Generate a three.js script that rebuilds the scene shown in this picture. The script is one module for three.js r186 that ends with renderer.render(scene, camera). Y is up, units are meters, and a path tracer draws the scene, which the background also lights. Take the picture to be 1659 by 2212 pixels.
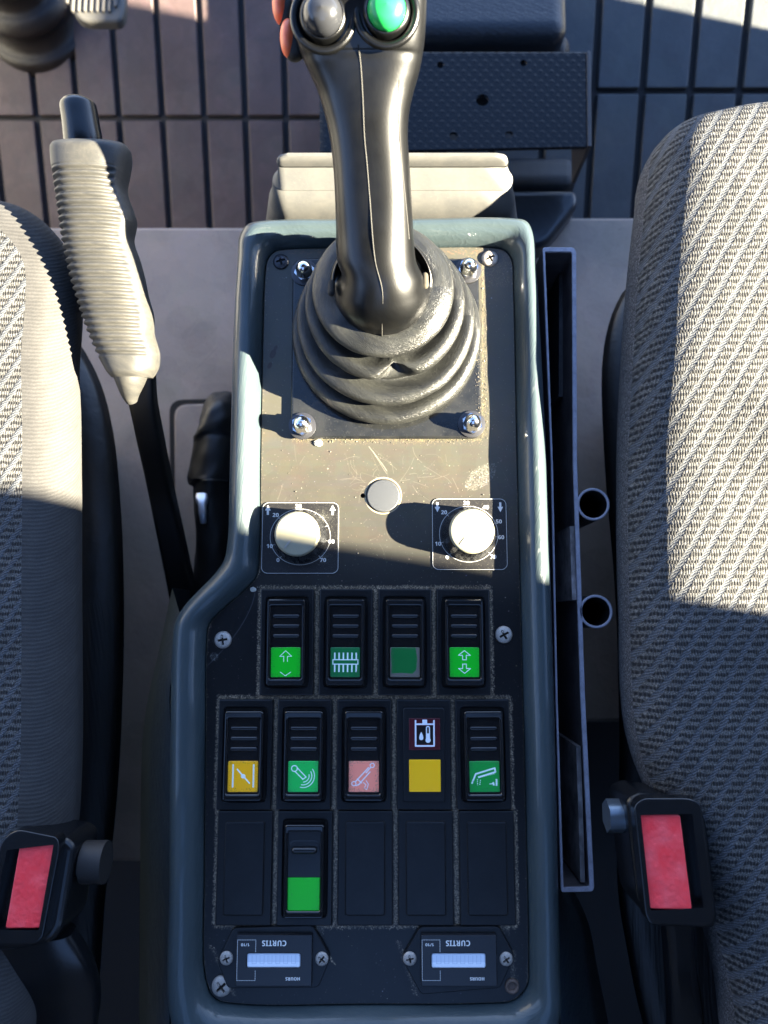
import * as THREE from 'three';
import { mergeGeometries } from 'three/addons/utils/BufferGeometryUtils.js';
import { RoundedBoxGeometry } from 'three/addons/geometries/RoundedBoxGeometry.js';
import { Brush, Evaluator, SUBTRACTION } from 'three-bvh-csg';
import { ImprovedNoise } from 'three/addons/math/ImprovedNoise.js';

// ------------------------------------------------------------------ camera, sky, sun, exposure
const V = (x, y, z) => new THREE.Vector3(x, y, z);
const scene = new THREE.Scene();
const EYE = 0.378, TILT = 7.8 * Math.PI / 180, FOC = 1661, CX = 829.5, CY = 1106;
const cT = Math.cos(TILT), sT = Math.sin(TILT);
const camera = new THREE.PerspectiveCamera(2 * Math.atan(CY / FOC) * 180 / Math.PI, 768 / 1024, 0.01, 50);
camera.position.set(0, EYE, 0);
camera.up.set(0, 0, -1);
camera.lookAt(0, EYE - cT, -sT);
camera.focus = 0.368; camera.userData.fStop = 9;
const renderer = new THREE.WebGLRenderer({ antialias: true });
renderer.setSize(768, 1024);
renderer.toneMapping = THREE.LinearToneMapping;
renderer.toneMappingExposure = 17;
renderer.shadowMap.enabled = true;

{ // clear blue sky, pale at the horizon
  const W = 128, H = 64, d = new Float32Array(W * H * 4);
  for (let j = 0; j < H; j++) for (let i = 0; i < W; i++) {
    const el = ((j + 0.5) / H - 0.5) * Math.PI, s = Math.sin(el), k = (j * W + i) * 4;
    let c;
    if (s > 0) { const f = Math.pow(1 - s, 2.4); c = [0.023 + 0.175 * f, 0.045 + 0.22 * f, 0.102 + 0.30 * f]; }
    else c = [0.03, 0.029, 0.026];
    d[k] = c[0]; d[k + 1] = c[1]; d[k + 2] = c[2]; d[k + 3] = 1;
  }
  const sky = new THREE.DataTexture(d, W, H, THREE.RGBAFormat, THREE.FloatType);
  sky.mapping = THREE.EquirectangularReflectionMapping; sky.magFilter = THREE.LinearFilter; sky.needsUpdate = true;
  scene.background = sky; scene.environment = sky;
}
const sun = new THREE.DirectionalLight(new THREE.Color().setRGB(1, 0.9, 0.69), 5);
sun.position.set(2, 0.97, 0.34); sun.target.position.set(0, 0, 0);
sun.castShadow = true; sun.shadow.radius = 1.0; sun.shadow.mapSize.set(2048, 2048);
Object.assign(sun.shadow.camera, { left: -1.2, right: 1.2, top: 1.2, bottom: -1.2, near: 0.1, far: 5 });
scene.add(sun, sun.target);

// ------------------------------------------------------------------ helpers
let seed = 7;
const rnd = () => { seed = (seed + 0x6d2b79f5) | 0; let t = Math.imul(seed ^ (seed >>> 15), 1 | seed); t = (t + Math.imul(t ^ (t >>> 7), 61 | t)) ^ t; return ((t ^ (t >>> 14)) >>> 0) / 4294967296; };
const rr = (a, b) => a + (b - a) * rnd();
const perlin = new ImprovedNoise();
const noise = (x, y, z = 0) => perlin.noise(x, y, z);
const lerp = (a, b, t) => a + (b - a) * t, clamp = (x, a = 0, b = 1) => Math.min(b, Math.max(a, x));
const sstep = (a, b, x) => { const t = clamp((x - a) / (b - a)); return t * t * (3 - 2 * t); };
const col = (r, g, b) => new THREE.Color().setRGB(r, g, b);
// layout grid (1659 x 2212) measured off the photograph -> point of the place at height y
function ray(px, py) { const a = (px - CX) / FOC, b = (CY - py) / FOC; return V(a, -cT + b * sT, -sT - b * cT); }
function at(px, py, y = 0) { const d = ray(px, py), t = (y - EYE) / d.y; return V(d.x * t, y, d.z * t); }
function atPlane(px, py, p0, n) { const d = ray(px, py), o = V(0, EYE, 0), t = p0.clone().sub(o).dot(n) / d.dot(n); return o.addScaledVector(d, t); }

const used = {};
const numbered = (name) => { const k = used[name] = (used[name] ?? -1) + 1; return k ? name + '_' + String(k).padStart(3, '0') : name; };
function tag(o, label, category, group, kind) {
  if (label) o.userData.label = label;
  if (category) o.userData.category = category;
  if (group) o.userData.group = group;
  if (kind) o.userData.kind = kind;
  return o;
}
function thing(name, pos, label, category, group) {
  const g = new THREE.Group(); g.name = numbered(name); g.position.copy(pos); scene.add(g);
  return tag(g, label, category, group);
}
const origin = (o) => { const p = V(0, 0, 0); for (let n = o; n && n !== scene; n = n.parent) p.add(n.position); return p; };
// a part whose geometry is given in place (world axes); moved into its parent's frame
function put(name, geo, mat, parent, label) {
  const g = Array.isArray(geo) ? merge(geo) : geo, o = origin(parent);
  g.translate(-o.x, -o.y, -o.z);
  const m = new THREE.Mesh(g, mat); m.name = name; parent.add(m);
  if (label) m.userData.label = label;
  return m;
}
// a part in its parent's own frame
function part(name, geo, mat, parent, pos) {
  const m = new THREE.Mesh(Array.isArray(geo) ? merge(geo) : geo, mat); m.name = name; if (pos) m.position.copy(pos); parent.add(m); return m;
}
function struct(name, geo, mat) {
  const m = new THREE.Mesh(Array.isArray(geo) ? merge(geo) : geo, mat); m.name = name; m.userData.kind = 'structure'; scene.add(m); return m;
}
function merge(list) {
  return mergeGeometries(list.map((g) => {
    g = g.index ? g.toNonIndexed() : g.clone();
    for (const k of Object.keys(g.attributes)) if (!['position', 'normal', 'uv'].includes(k)) g.deleteAttribute(k);
    return g;
  }));
}
function rectShape(w, d, r, S = THREE.Shape) {
  const s = new S(), x = w / 2, y = d / 2; r = Math.min(r, x, y);
  s.moveTo(-x + r, -y); s.lineTo(x - r, -y); s.absarc(x - r, -y + r, r, -Math.PI / 2, 0); s.lineTo(x, y - r); s.absarc(x - r, y - r, r, 0, Math.PI / 2);
  s.lineTo(-x + r, y); s.absarc(-x + r, y - r, r, Math.PI / 2, Math.PI); s.lineTo(-x, -y + r); s.absarc(-x + r, -y + r, r, Math.PI, 1.5 * Math.PI);
  return s;
}
const polyShape = (pts, S = THREE.Shape) => { const s = new S(); pts.forEach((p, i) => (i ? s.lineTo(p[0], p[1]) : s.moveTo(p[0], p[1]))); s.closePath(); return s; };
// rounded polygon, points [x, z]
function roundPoly(pts, r, S = THREE.Shape) {
  const s = new S(), n = pts.length;
  for (let i = 0; i < n; i++) {
    const p = pts[i], a = pts[(i + n - 1) % n], b = pts[(i + 1) % n];
    const la = Math.hypot(a[0] - p[0], a[1] - p[1]), lb = Math.hypot(b[0] - p[0], b[1] - p[1]);
    const q = Math.min(r, la * 0.45, lb * 0.45), A = [p[0] + (a[0] - p[0]) / la * q, p[1] + (a[1] - p[1]) / la * q], B = [p[0] + (b[0] - p[0]) / lb * q, p[1] + (b[1] - p[1]) / lb * q];
    if (i) s.lineTo(A[0], A[1]); else s.moveTo(A[0], A[1]);
    s.quadraticCurveTo(p[0], p[1], B[0], B[1]);
  }
  s.closePath(); return s;
}
// shape lies in plan (its y is -z), standing from y0 to y1 with a bevel
function slab(shape, y0, y1, bevel = 0, seg = 2, curve = 8) {
  const g = new THREE.ExtrudeGeometry(shape, { depth: Math.max(1e-5, y1 - y0 - 2 * bevel), bevelEnabled: bevel > 0, bevelSize: bevel, bevelThickness: bevel, bevelOffset: -bevel, bevelSegments: seg, curveSegments: curve });
  g.rotateX(-Math.PI / 2); g.translate(0, y0 + bevel, 0); return g;
}
const plan = (pts) => pts.map((p) => [p.x, -p.z]);
function topUV(g, w, d) { const p = g.attributes.position, u = g.attributes.uv; for (let i = 0; i < p.count; i++) u.setXY(i, p.getX(i) / w + 0.5, 0.5 - p.getZ(i) / d); return g; }
const rbox = (w, h, d, r, seg = 3) => new RoundedBoxGeometry(w, h, d, seg, r);
// rings of points -> surface; closed round, uv in metres
function loft(rings, { cap0 = false, cap1 = false, open = false } = {}) {
  const n = rings[0].length, m = open ? n : n + 1, P = [], U = [], I = [];
  let v = 0;
  rings.forEach((r, k) => {
    if (k) { let s = 0; for (let i = 0; i < n; i += 4) s += r[i].distanceTo(rings[k - 1][i]); v += s / Math.ceil(n / 4); }
    let u = 0;
    for (let i = 0; i < m; i++) { const p = r[i % n]; if (i) u += p.distanceTo(r[i - 1]); P.push(p.x, p.y, p.z); U.push(u, v); }
  });
  for (let k = 0; k < rings.length - 1; k++) for (let i = 0; i < m - 1; i++) { const a = k * m + i, b = a + 1, c = a + m, d = c + 1; I.push(a, b, c, b, d, c); }
  const g = new THREE.BufferGeometry();
  const capIt = (k, flip) => {
    const c = V(0, 0, 0); rings[k].forEach((p) => c.add(p)); c.multiplyScalar(1 / n);
    const ci = P.length / 3; P.push(c.x, c.y, c.z); U.push(0, 0);
    const base = P.length / 3; rings[k].forEach((p) => { P.push(p.x, p.y, p.z); U.push(p.x - c.x, p.z - c.z); });
    for (let i = 0; i < n; i++) { const a = base + i, b = base + (i + 1) % n; flip ? I.push(ci, a, b) : I.push(ci, b, a); }
  };
  if (cap0) capIt(0, false);
  if (cap1) capIt(rings.length - 1, true);
  g.setAttribute('position', new THREE.Float32BufferAttribute(P, 3)); g.setAttribute('uv', new THREE.Float32BufferAttribute(U, 2)); g.setIndex(I);
  g.computeVertexNormals();
  if (!open) {
    const N = g.attributes.normal, t = V();
    for (let k = 0; k < rings.length; k++) { const a = k * m, b = a + n; t.set(N.getX(a) + N.getX(b), N.getY(a) + N.getY(b), N.getZ(a) + N.getZ(b)).normalize(); N.setXYZ(a, t.x, t.y, t.z); N.setXYZ(b, t.x, t.y, t.z); }
  }
  return g;
}
// sections swept along a path: rows { c: centre, w: half width, t: half thickness, e: squareness }; side axis stays level
function sweepRings(rows, n = 40, shape) {
  return rows.map((r, k) => {
    const a = rows[Math.max(0, k - 1)].c, b = rows[Math.min(rows.length - 1, k + 1)].c, T = b.clone().sub(a).normalize();
    const S = r.side ? r.side.clone() : V().crossVectors(T, V(0, 1, 0)).normalize(), N = V().crossVectors(S, T).normalize();
    r.N = N; r.S = S; r.T = T;
    const ring = [];
    for (let i = 0; i < n; i++) {
      const f = i / n * 2 * Math.PI, e = 2 / (r.e || 2), cs = Math.cos(f), sn = Math.sin(f);
      let x = Math.sign(cs) * Math.pow(Math.abs(cs), e), y = Math.sign(sn) * Math.pow(Math.abs(sn), e), q = 1;
      if (shape) q = shape(f, k, r);
      ring.push(r.c.clone().addScaledVector(S, x * r.w * q).addScaledVector(N, y * r.t * q));
    }
    return ring;
  });
}
// smooth table rows (arrays of numbers) by centripetal splines in index space
function dense(rows, n) {
  const out = [], m = rows.length;
  for (let k = 0; k < n; k++) {
    const f = k / (n - 1) * (m - 1), i = Math.min(m - 2, Math.floor(f)), t = f - i;
    out.push(rows[0].map((_, c) => { const g = (j) => rows[clamp(j, 0, m - 1)][c], p0 = g(i - 1), p1 = g(i), p2 = g(i + 1), p3 = g(i + 2);
      return 0.5 * (2 * p1 + (p2 - p0) * t + (2 * p0 - 5 * p1 + 4 * p2 - p3) * t * t + (3 * p1 - p0 - 3 * p2 + p3) * t * t * t); }));
  }
  return out;
}
const lathe = (pts, seg = 48) => new THREE.LatheGeometry(pts.map(([r, y]) => new THREE.Vector2(r, y)), seg);
const moved = (g, x, y, z) => { g.translate(x, y, z); return g; };

// ------------------------------------------------------------------ textures
function dataTex(w, h, f, srgb = false) {
  const d = new Uint8Array(w * h * 4);
  for (let y = 0; y < h; y++) for (let x = 0; x < w; x++) {
    const v = f(x / w, y / h, x, y), k = (y * w + x) * 4;
    if (typeof v === 'number') d[k] = d[k + 1] = d[k + 2] = clamp(v) * 255; else { d[k] = clamp(v[0]) * 255; d[k + 1] = clamp(v[1]) * 255; d[k + 2] = clamp(v[2]) * 255; }
    d[k + 3] = 255;
  }
  const t = new THREE.DataTexture(d, w, h); t.wrapS = t.wrapT = THREE.RepeatWrapping; t.magFilter = THREE.LinearFilter; t.minFilter = THREE.LinearMipmapLinearFilter; t.generateMipmaps = true;
  if (srgb) t.colorSpace = THREE.SRGBColorSpace; t.needsUpdate = true; return t;
}
// tileable noise: periodic lattice
function tileNoise(period, s) {
  const g = new Float32Array(period * period); let q = s * 7919 + 13;
  for (let i = 0; i < g.length; i++) { q = (Math.imul(q, 1664525) + 1013904223) | 0; g[i] = ((q >>> 8) & 0xffff) / 65535; }
  return (u, v) => { const x = u * period, y = v * period, i = Math.floor(x), j = Math.floor(y), a = x - i, b = y - j, A = a * a * (3 - 2 * a), B = b * b * (3 - 2 * b);
    const G = (p, r) => g[((r % period + period) % period) * period + ((p % period + period) % period)];
    return lerp(lerp(G(i, j), G(i + 1, j), A), lerp(G(i, j + 1), G(i + 1, j + 1), A), B); };
}
const rep = (t, sx, sy = sx) => { const c = t.clone(); c.repeat.set(1 / sx, 1 / sy); c.needsUpdate = true; return c; };
const n8 = tileNoise(8, 1), n16 = tileNoise(16, 2), n32 = tileNoise(32, 3), n64 = tileNoise(64, 4), n128 = tileNoise(128, 5), n5 = tileNoise(5, 9);
const grainTex = dataTex(256, 256, (u, v) => 0.5 * n64(u, v) + 0.5 * n128(u, v));
const cloudTex = dataTex(256, 256, (u, v) => 0.4 * n8(u, v) + 0.3 * n16(u, v) + 0.2 * n32(u, v) + 0.1 * n128(u, v));
// vinyl: long soft creases plus a fine grain
const vinylTex = dataTex(512, 512, (u, v) => {
  const w = n8(u, v) * 0.12, a = 1 - Math.abs(2 * n16(u + w, v * 1) - 1), b = 1 - Math.abs(2 * n32(u, v + w) - 1);
  return 0.45 * Math.pow(a, 6) + 0.25 * Math.pow(b, 5) + 0.18 * n8(u, v) + 0.07 * n128(u, v);
});
// cracked rubber
const crackTex = dataTex(512, 512, (u, v) => {
  const a = Math.abs(2 * n32(u + 0.05 * n8(u, v), v) - 1), b = Math.abs(2 * n64(u, v) - 1);
  return 0.35 * Math.min(1, a * 5) + 0.35 * Math.min(1, b * 4) + 0.3 * n64(v, u);
});
const mix3 = (a, b, t) => [lerp(a[0], b[0], t), lerp(a[1], b[1], t), lerp(a[2], b[2], t)];

// woven seat fabric: raised diagonal cords of slanting strands step across rows of open dashes (4 x 4 repeats to a tile, none quite alike)
function weave(u0, v0) {
  const u = u0 * 4 + 0.05 * (n16(u0, v0) - 0.5) + 0.03 * (n64(u0, v0) - 0.5), v = v0 * 16 + 0.22 * (n16(v0, u0) - 0.5) + 0.14 * (n64(v0, u0) - 0.5);
  const row = Math.floor(v), fv = v - row, x = ((u - v * 0.25) % 1 + 1) % 1, rough = n128(u0, v0);
  const cd = (x - 0.5) / (0.15 + 0.05 * n32(u0, v0));
  if (Math.abs(cd) < 1) { // strands lie steeply across the cord
    const st = 0.5 + 0.5 * Math.sin((v * 1.9 - cd * 0.62 + 0.25 * n64(u0, v0)) * 2 * Math.PI);
    return { h: 0.5 + 0.5 * Math.sqrt(1 - cd * cd) * (0.45 + 0.55 * st), k: 0.78 + 0.3 * st - 0.12 * cd * cd, cord: 1, hole: 0, rough };
  }
  const bumps = 0.5 + 0.5 * Math.sin((u * 7 + (row % 2) * 0.5) * 2 * Math.PI), slot = sstep(0.16, 0.34, fv) * (1 - sstep(0.58, 0.80, fv));
  const h = 0.5 * (1 - slot) * (0.8 + 0.2 * Math.sin(u * 44)) + slot * (0.06 + 0.32 * bumps * bumps);
  return { h, k: 0.75 + 0.4 * (1 - slot) * rough + 0.15 * bumps, cord: 0, hole: slot * (1 - 0.7 * bumps * bumps), rough };
}
const weaveBump = dataTex(1024, 1024, (u, v) => { const w = weave(u, v); return 0.88 * w.h + 0.12 * w.rough; });
const weaveMap = dataTex(1024, 1024, (u, v) => { const w = weave(u, v), k = w.k * (0.78 + 0.4 * w.rough) * (0.94 + 0.12 * n5(u, v)); const c = w.cord ? [0.295, 0.305, 0.32] : mix3([0.285, 0.28, 0.27], [0.085, 0.085, 0.09], w.hole); return c.map((q) => q * k); }, true);
const twillBump = dataTex(256, 256, (u, v) => 0.7 * (0.5 + 0.5 * Math.sin((v * 16 + u * 2) * 2 * Math.PI + 1.5 * n16(u, v))) + 0.3 * n128(u, v));
const twillMap = dataTex(256, 256, (u, v) => { const s = 0.5 + 0.5 * Math.sin((v * 16 + u * 2) * 2 * Math.PI + 1.5 * n16(u, v)), k = (0.185 + 0.04 * s) * (0.88 + 0.24 * n128(u, v)) * (0.94 + 0.12 * n8(u, v)); return [k * 1.02, k * 0.995, k * 0.97]; }, true);
const velourBump = dataTex(256, 256, (u, v) => 0.5 * n128(u, v) + 0.5 * n64(u * 0.5, v * 2));
const velourMap = dataTex(256, 256, (u, v) => { const k = 0.14 + 0.36 * Math.pow(n128(u, v), 2) + 0.1 * n64(u, v); return [k * 1.02, k, k]; }, true);

// scuffs, smears and dried splashes over a base colour
function scuffed(base, light, dark, size, n) {
  const c = document.createElement('canvas'); c.width = c.height = 1024; const g = c.getContext('2d'), css = (k, a) => `rgba(${k.map((q) => Math.round(q * 255)).join(',')},${a})`;
  g.fillStyle = css(base, 1); g.fillRect(0, 0, 1024, 1024);
  const wrap = (x, y, f) => { for (const dx of [-1024, 0, 1024]) for (const dy of [-1024, 0, 1024]) if (x + dx > -260 && x + dx < 1284 && y + dy > -260 && y + dy < 1284) { g.save(); g.translate(x + dx, y + dy); f(); g.restore(); } };
  for (let i = 0; i < n; i++) { const r = rr(14, 120), q = rr(0.3, 0.9), a = rr(0, 3), k = rnd() < 0.55 ? light : dark, al = rr(0.01, 0.07); wrap(rr(0, 1024), rr(0, 1024), () => { g.fillStyle = css(k, al); g.beginPath(); g.ellipse(0, 0, r, r * q, a, 0, 7); g.fill(); }); }
  for (let i = 0; i < n; i++) { const a = rr(0, 6), l = rr(10, 90), k = rnd() < 0.7 ? light : dark, al = rr(0.03, 0.2), w = rr(0.6, 2.2), b = rr(-20, 20); wrap(rr(0, 1024), rr(0, 1024), () => { g.rotate(a); g.strokeStyle = css(k, al); g.lineWidth = w; g.beginPath(); g.moveTo(0, 0); g.quadraticCurveTo(l / 2, b, l, 0); g.stroke(); }); }
  for (let i = 0; i < n * 9; i++) { const k = rnd() < 0.6 ? light : dark; g.fillStyle = css(k, rr(0.1, 0.5)); const w = rr(0.8, 2.6); g.fillRect(rr(0, 1024), rr(0, 1024), w, w); }
  const t = new THREE.CanvasTexture(c); t.colorSpace = THREE.SRGBColorSpace; t.wrapS = t.wrapT = THREE.RepeatWrapping; t.repeat.set(1 / size, 1 / size); return t;
}
// ------------------------------------------------------------------ materials
const std = (o) => new THREE.MeshStandardMaterial(o);
const mat = (r, g, b, rough, bump, size, scale, extra = {}) => std({ color: col(r, g, b), roughness: rough, ...(bump ? { bumpMap: rep(bump, size), bumpScale: scale } : {}), ...extra });
const dusty = (a, b, size, amount = 1) => rep(dataTex(256, 256, (u, v) => { const f = amount * (0.5 * n8(u, v) + 0.3 * n32(u, v) + (n128(u, v) > 0.86 ? 0.45 : 0)); return mix3(a, b, clamp(f)); }, true), size);
const M = {
  trim: new THREE.MeshPhysicalMaterial({ color: col(0.037, 0.052, 0.057), roughness: 0.34, specularIntensity: 0.5, clearcoat: 0.4, clearcoatRoughness: 0.1, bumpMap: rep(vinylTex, 0.04), bumpScale: 0.00011 }),
  body: mat(0.018, 0.033, 0.045, 0.55, cloudTex, 0.05, 0.0006),
  rocker: mat(0.005, 0.0055, 0.0065, 0.2, grainTex, 0.03, 0.000012),
  plastic: mat(0.005, 0.0055, 0.0065, 0.27, grainTex, 0.03, 0.00002),
  matte: mat(0.004, 0.004, 0.0045, 0.5, grainTex, 0.03, 0.00005),
  plate: new THREE.MeshPhysicalMaterial({ specularIntensity: 0.6, map: dusty([0.0565, 0.0625, 0.072], [0.107, 0.113, 0.121], 0.06), roughness: 0.34, bumpMap: rep(grainTex, 0.02), bumpScale: 0.000016 }),
  steelPlate: std({ map: dusty([0.078, 0.084, 0.0896], [0.168, 0.168, 0.162], 0.09), roughness: 0.24, bumpMap: rep(cloudTex, 0.05), bumpScale: 0.00005 }),
  rubber: std({ map: dusty([0.076, 0.0792, 0.0789], [0.203, 0.205, 0.192], 0.05), roughness: 0.36, bumpMap: rep(crackTex, 0.03), bumpScale: 0.00015 }),
  handle: std({ map: dusty([0.0128, 0.0134, 0.0141], [0.0426, 0.0448, 0.0461], 0.03), roughness: 0.31, bumpMap: rep(grainTex, 0.03), bumpScale: 0.000015 }),
  seam: mat(0.02, 0.0185, 0.015, 0.7),
  grip: std({ map: dusty([0.179, 0.179, 0.174], [0.274, 0.264, 0.242], 0.03), roughness: 0.55, bumpMap: rep(grainTex, 0.02), bumpScale: 0.00003 }),
  chrome: std({ color: col(0.72, 0.72, 0.72), metalness: 1, roughness: 0.16 }),
  zinc: std({ map: dusty([0.82, 0.81, 0.79], [0.42, 0.36, 0.3], 0.012), metalness: 0.45, roughness: 0.45, bumpMap: rep(cloudTex, 0.01), bumpScale: 0.00005 }),
  darkScrew: std({ color: col(0.06, 0.06, 0.066), metalness: 0.7, roughness: 0.4 }),
  recess: mat(0.012, 0.01, 0.008, 0.9),
  rawSteel: std({ map: dusty([0.612, 0.612, 0.663], [0.468, 0.459, 0.484], 0.02), metalness: 0.2, roughness: 0.5 }),
  channel: std({ map: dusty([0.2, 0.19, 0.2], [0.36, 0.33, 0.33], 0.06), roughness: 0.6, bumpMap: rep(cloudTex, 0.03), bumpScale: 0.0002 }),
  knobCap: mat(0.22, 0.205, 0.14, 0.42, grainTex, 0.02, 0.00003),
  red: std({ map: rep(dataTex(256, 256, (u, v) => { const f = Math.pow(n8(u, v), 2) * 0.5 + 0.2 * n32(u, v); return mix3([1.0, 0.24, 0.26], [1.0, 0.46, 0.46], f); }, true), 0.05), roughness: 0.42, bumpMap: rep(cloudTex, 0.04), bumpScale: 0.0006 }),
  orange: mat(0.75, 0.13, 0.045, 0.4),
  greenCap: mat(0.015, 0.36, 0.07, 0.3),
  greyCap: std({ color: col(0.022, 0.023, 0.026), roughness: 0.22 }),
  beige: std({ map: dusty([0.283, 0.283, 0.277], [0.348, 0.341, 0.322], 0.05), roughness: 0.6, bumpMap: rep(grainTex, 0.012), bumpScale: 0.00003 }),
  mat: std({ map: scuffed([0.29, 0.24, 0.235], [0.55, 0.48, 0.44], [0.16, 0.13, 0.13], 0.24, 420), roughness: 0.5, bumpMap: rep(cloudTex, 0.03), bumpScale: 0.0002 }),
  matBase: mat(0.016, 0.015, 0.0155, 0.7),
  mat2: std({ map: scuffed([0.26, 0.27, 0.28], [0.42, 0.42, 0.4], [0.14, 0.14, 0.15], 0.24, 300), roughness: 0.45, bumpMap: rep(cloudTex, 0.03), bumpScale: 0.0002 }),
  platform: std({ map: scuffed([0.56, 0.49, 0.43], [0.7, 0.62, 0.54], [0.26, 0.22, 0.2], 0.3, 360), roughness: 0.5, bumpMap: rep(cloudTex, 0.06), bumpScale: 0.0003 }),
  seatBase: mat(0.006, 0.0062, 0.0065, 0.45, cloudTex, 0.05, 0.0003),
  weave: std({ map: rep(weaveMap, 0.0328, 0.0528), roughness: 0.9, bumpMap: rep(weaveBump, 0.0328, 0.0528), bumpScale: 0.0009 }),
  weaveDark: std({ map: rep(weaveMap, 0.0328, 0.0528), roughness: 0.9, bumpMap: rep(weaveBump, 0.0328, 0.0528), bumpScale: 0.0009 }),
  twill: std({ map: rep(twillMap, 0.03), roughness: 0.92, bumpMap: rep(twillBump, 0.03), bumpScale: 0.00012 }),
  velour: std({ map: rep(velourMap, 0.045), roughness: 0.95, bumpMap: rep(velourBump, 0.02), bumpScale: 0.0008 }),
  duct: mat(0.008, 0.012, 0.018, 0.3, cloudTex, 0.08, 0.0004),
  wall: mat(0.18, 0.18, 0.18, 0.8),
  lining: mat(0.05, 0.05, 0.052, 0.9),
};

// ------------------------------------------------------------------ the cab round the console (floor, walls, roof, pillar)
const box = (x0, x1, y0, y1, z0, z1) => moved(new THREE.BoxGeometry(x1 - x0, y1 - y0, z1 - z0), (x0 + x1) / 2, (y0 + y1) / 2, (z0 + z1) / 2);
struct('floor', box(-0.75, 0.75, -0.62, -0.56, -1.1, 0.65), M.matBase);
const platY = -0.26, zPlat = at(400, 490, platY).z, zPlatR = at(1300, 469, platY).z, zVoid = at(260, 1862, platY).z, zVoidR = at(1300, 1560, platY).z;
struct('seat_platform', [slab(roundPoly(plan([V(-0.74, 0, zPlat), V(0.01, 0, zPlat), V(0.01, 0, zVoid), V(-0.74, 0, zVoid)]), 0.004), -0.56, platY, 0.003),
  slab(roundPoly(plan([V(0.012, 0, zPlatR), V(0.74, 0, zPlatR), V(0.74, 0, zVoidR), V(0.012, 0, zVoidR)]), 0.004), -0.56, platY, 0.003)], M.platform);
struct('wall_right', [box(0.7, 0.75, -0.56, 0.2, -0.485, 0.65), box(0.7, 0.75, 0.2, 1.0, 0.096, 0.65)], M.wall);
struct('wall_left', [box(-0.75, -0.7, -0.56, 0.2, -1.1, 0.65)], M.wall);
struct('wall_front', box(-0.75, 0.75, -0.56, -0.3, -1.15, -1.1), M.wall);
struct('wall_rear', box(-0.75, 0.75, -0.56, 0.5, 0.65, 0.7), M.wall);
struct('roof', box(-0.75, 0.75, 1.0, 1.04, -0.31, 0.36), M.lining);

// ribbed rubber floor mats, each pad a piece of its own
function floorMat(corner, y, slope, cols, rowsPx, label, material, lines) {
  const a = Math.atan(slope), p0 = at(corner[0], corner[1], y), n = V(0, Math.cos(a), Math.sin(a));
  const t = thing('floor_mat', p0, label, 'floor mat');
  t.rotation.x = a;
  const inv = new THREE.Matrix4().makeRotationX(-a), loc = (px, py) => atPlane(px, py, p0, n).sub(p0).applyMatrix4(inv);
  const A = loc(cols[0], rowsPx[rowsPx.length - 1]), B = loc(cols[cols.length - 1], rowsPx[0]);
  part('mat_base', box(A.x - 0.02, B.x + 0.02, -0.012, -0.005, B.z - 0.02, A.z + 0.01), M.matBase, t);
  for (let r = 0; r < rowsPx.length - 1; r++) {
    const z0 = loc(cols[2], rowsPx[r]).z, z1 = loc(cols[2], rowsPx[r + 1]).z;
    for (let c = 0; c < cols.length - 1; c++) {
      const x0 = loc(cols[c], lines).x, x1 = loc(cols[c + 1], lines).x, w = x1 - x0 - 0.0066, d = z1 - z0 - 0.005;
      const g = rbox(w, 0.008, d, 0.0015, 2); const uv = g.attributes.uv, p = g.attributes.position;
      for (let i = 0; i < p.count; i++) uv.setXY(i, p.getX(i) + c * 0.37 + r * 0.11, p.getZ(i) + r * 0.53 + c * 0.07);
      part('mat_pad', g, material, t, V((x0 + x1) / 2, -0.003 + rr(-0.0003, 0.0003), (z0 + z1) / 2));
    }
  }
  return t;
}
floorMat([400, 500], -0.46, 0.40, [-265, -175, -85, 5, 96, 183, 270, 362, 450, 537, 622, 710, 800], [-260, 255, 560], 'brown-black ribbed rubber floor mat in the left footwell, behind the parking brake lever', M.mat, 420);
floorMat([1400, 480], -0.345, 0.40, [960, 1064, 1171, 1277, 1380, 1483, 1587, 1690, 1795], [-260, 197, 560], 'blue-grey ribbed rubber floor mat in the right footwell, beyond the right seat', M.mat2, 300);

// ------------------------------------------------------------------ console: padded frame, body, panel
const INNER = [[620, 536], [840, 534], [1060, 533], [1092, 540], [1106, 560], [1110, 620], [1118, 1000], [1128, 1400], [1138, 1800], [1143, 2080], [1140, 2130], [1110, 2163], [1050, 2170], [780, 2172], [520, 2172], [465, 2160], [443, 2115], [440, 1900], [443, 1600], [445, 1390], [450, 1350], [470, 1325], [530, 1272], [553, 1245], [560, 1200], [562, 1000], [568, 700], [572, 590], [577, 560], [592, 542]];
const OUTER = [[560, 478], [840, 474], [1110, 472], [1140, 478], [1153, 500], [1162, 600], [1184, 1000], [1197, 1400], [1207, 1800], [1212, 2080], [1214, 2200], [1190, 2260], [1120, 2282], [780, 2286], [450, 2282], [385, 2255], [362, 2190], [362, 1900], [364, 1600], [368, 1390], [374, 1345], [396, 1306], [460, 1238], [480, 1208], [488, 1165], [493, 1000], [502, 700], [510, 560], [514, 508], [528, 486]];
const loopCurve = (pts, y) => new THREE.CatmullRomCurve3(pts.map(([x, yy]) => at(x, yy, y)), true, 'centripetal');
const LOOPN = 360, innerC = loopCurve(INNER, 0), outerC = loopCurve(OUTER, 0.002);
const innerP = [...Array(LOOPN)].map((_, i) => innerC.getPoint(i / LOOPN)), outerP = [...Array(LOOPN)].map((_, i) => outerC.getPoint(i / LOOPN));
const consoleBase = at(820, 1350, 0).setY(-0.5);
const desk = thing('control_console', consoleBase, 'blue-grey padded control console with black switch panel between the two seats', 'control console');
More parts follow.
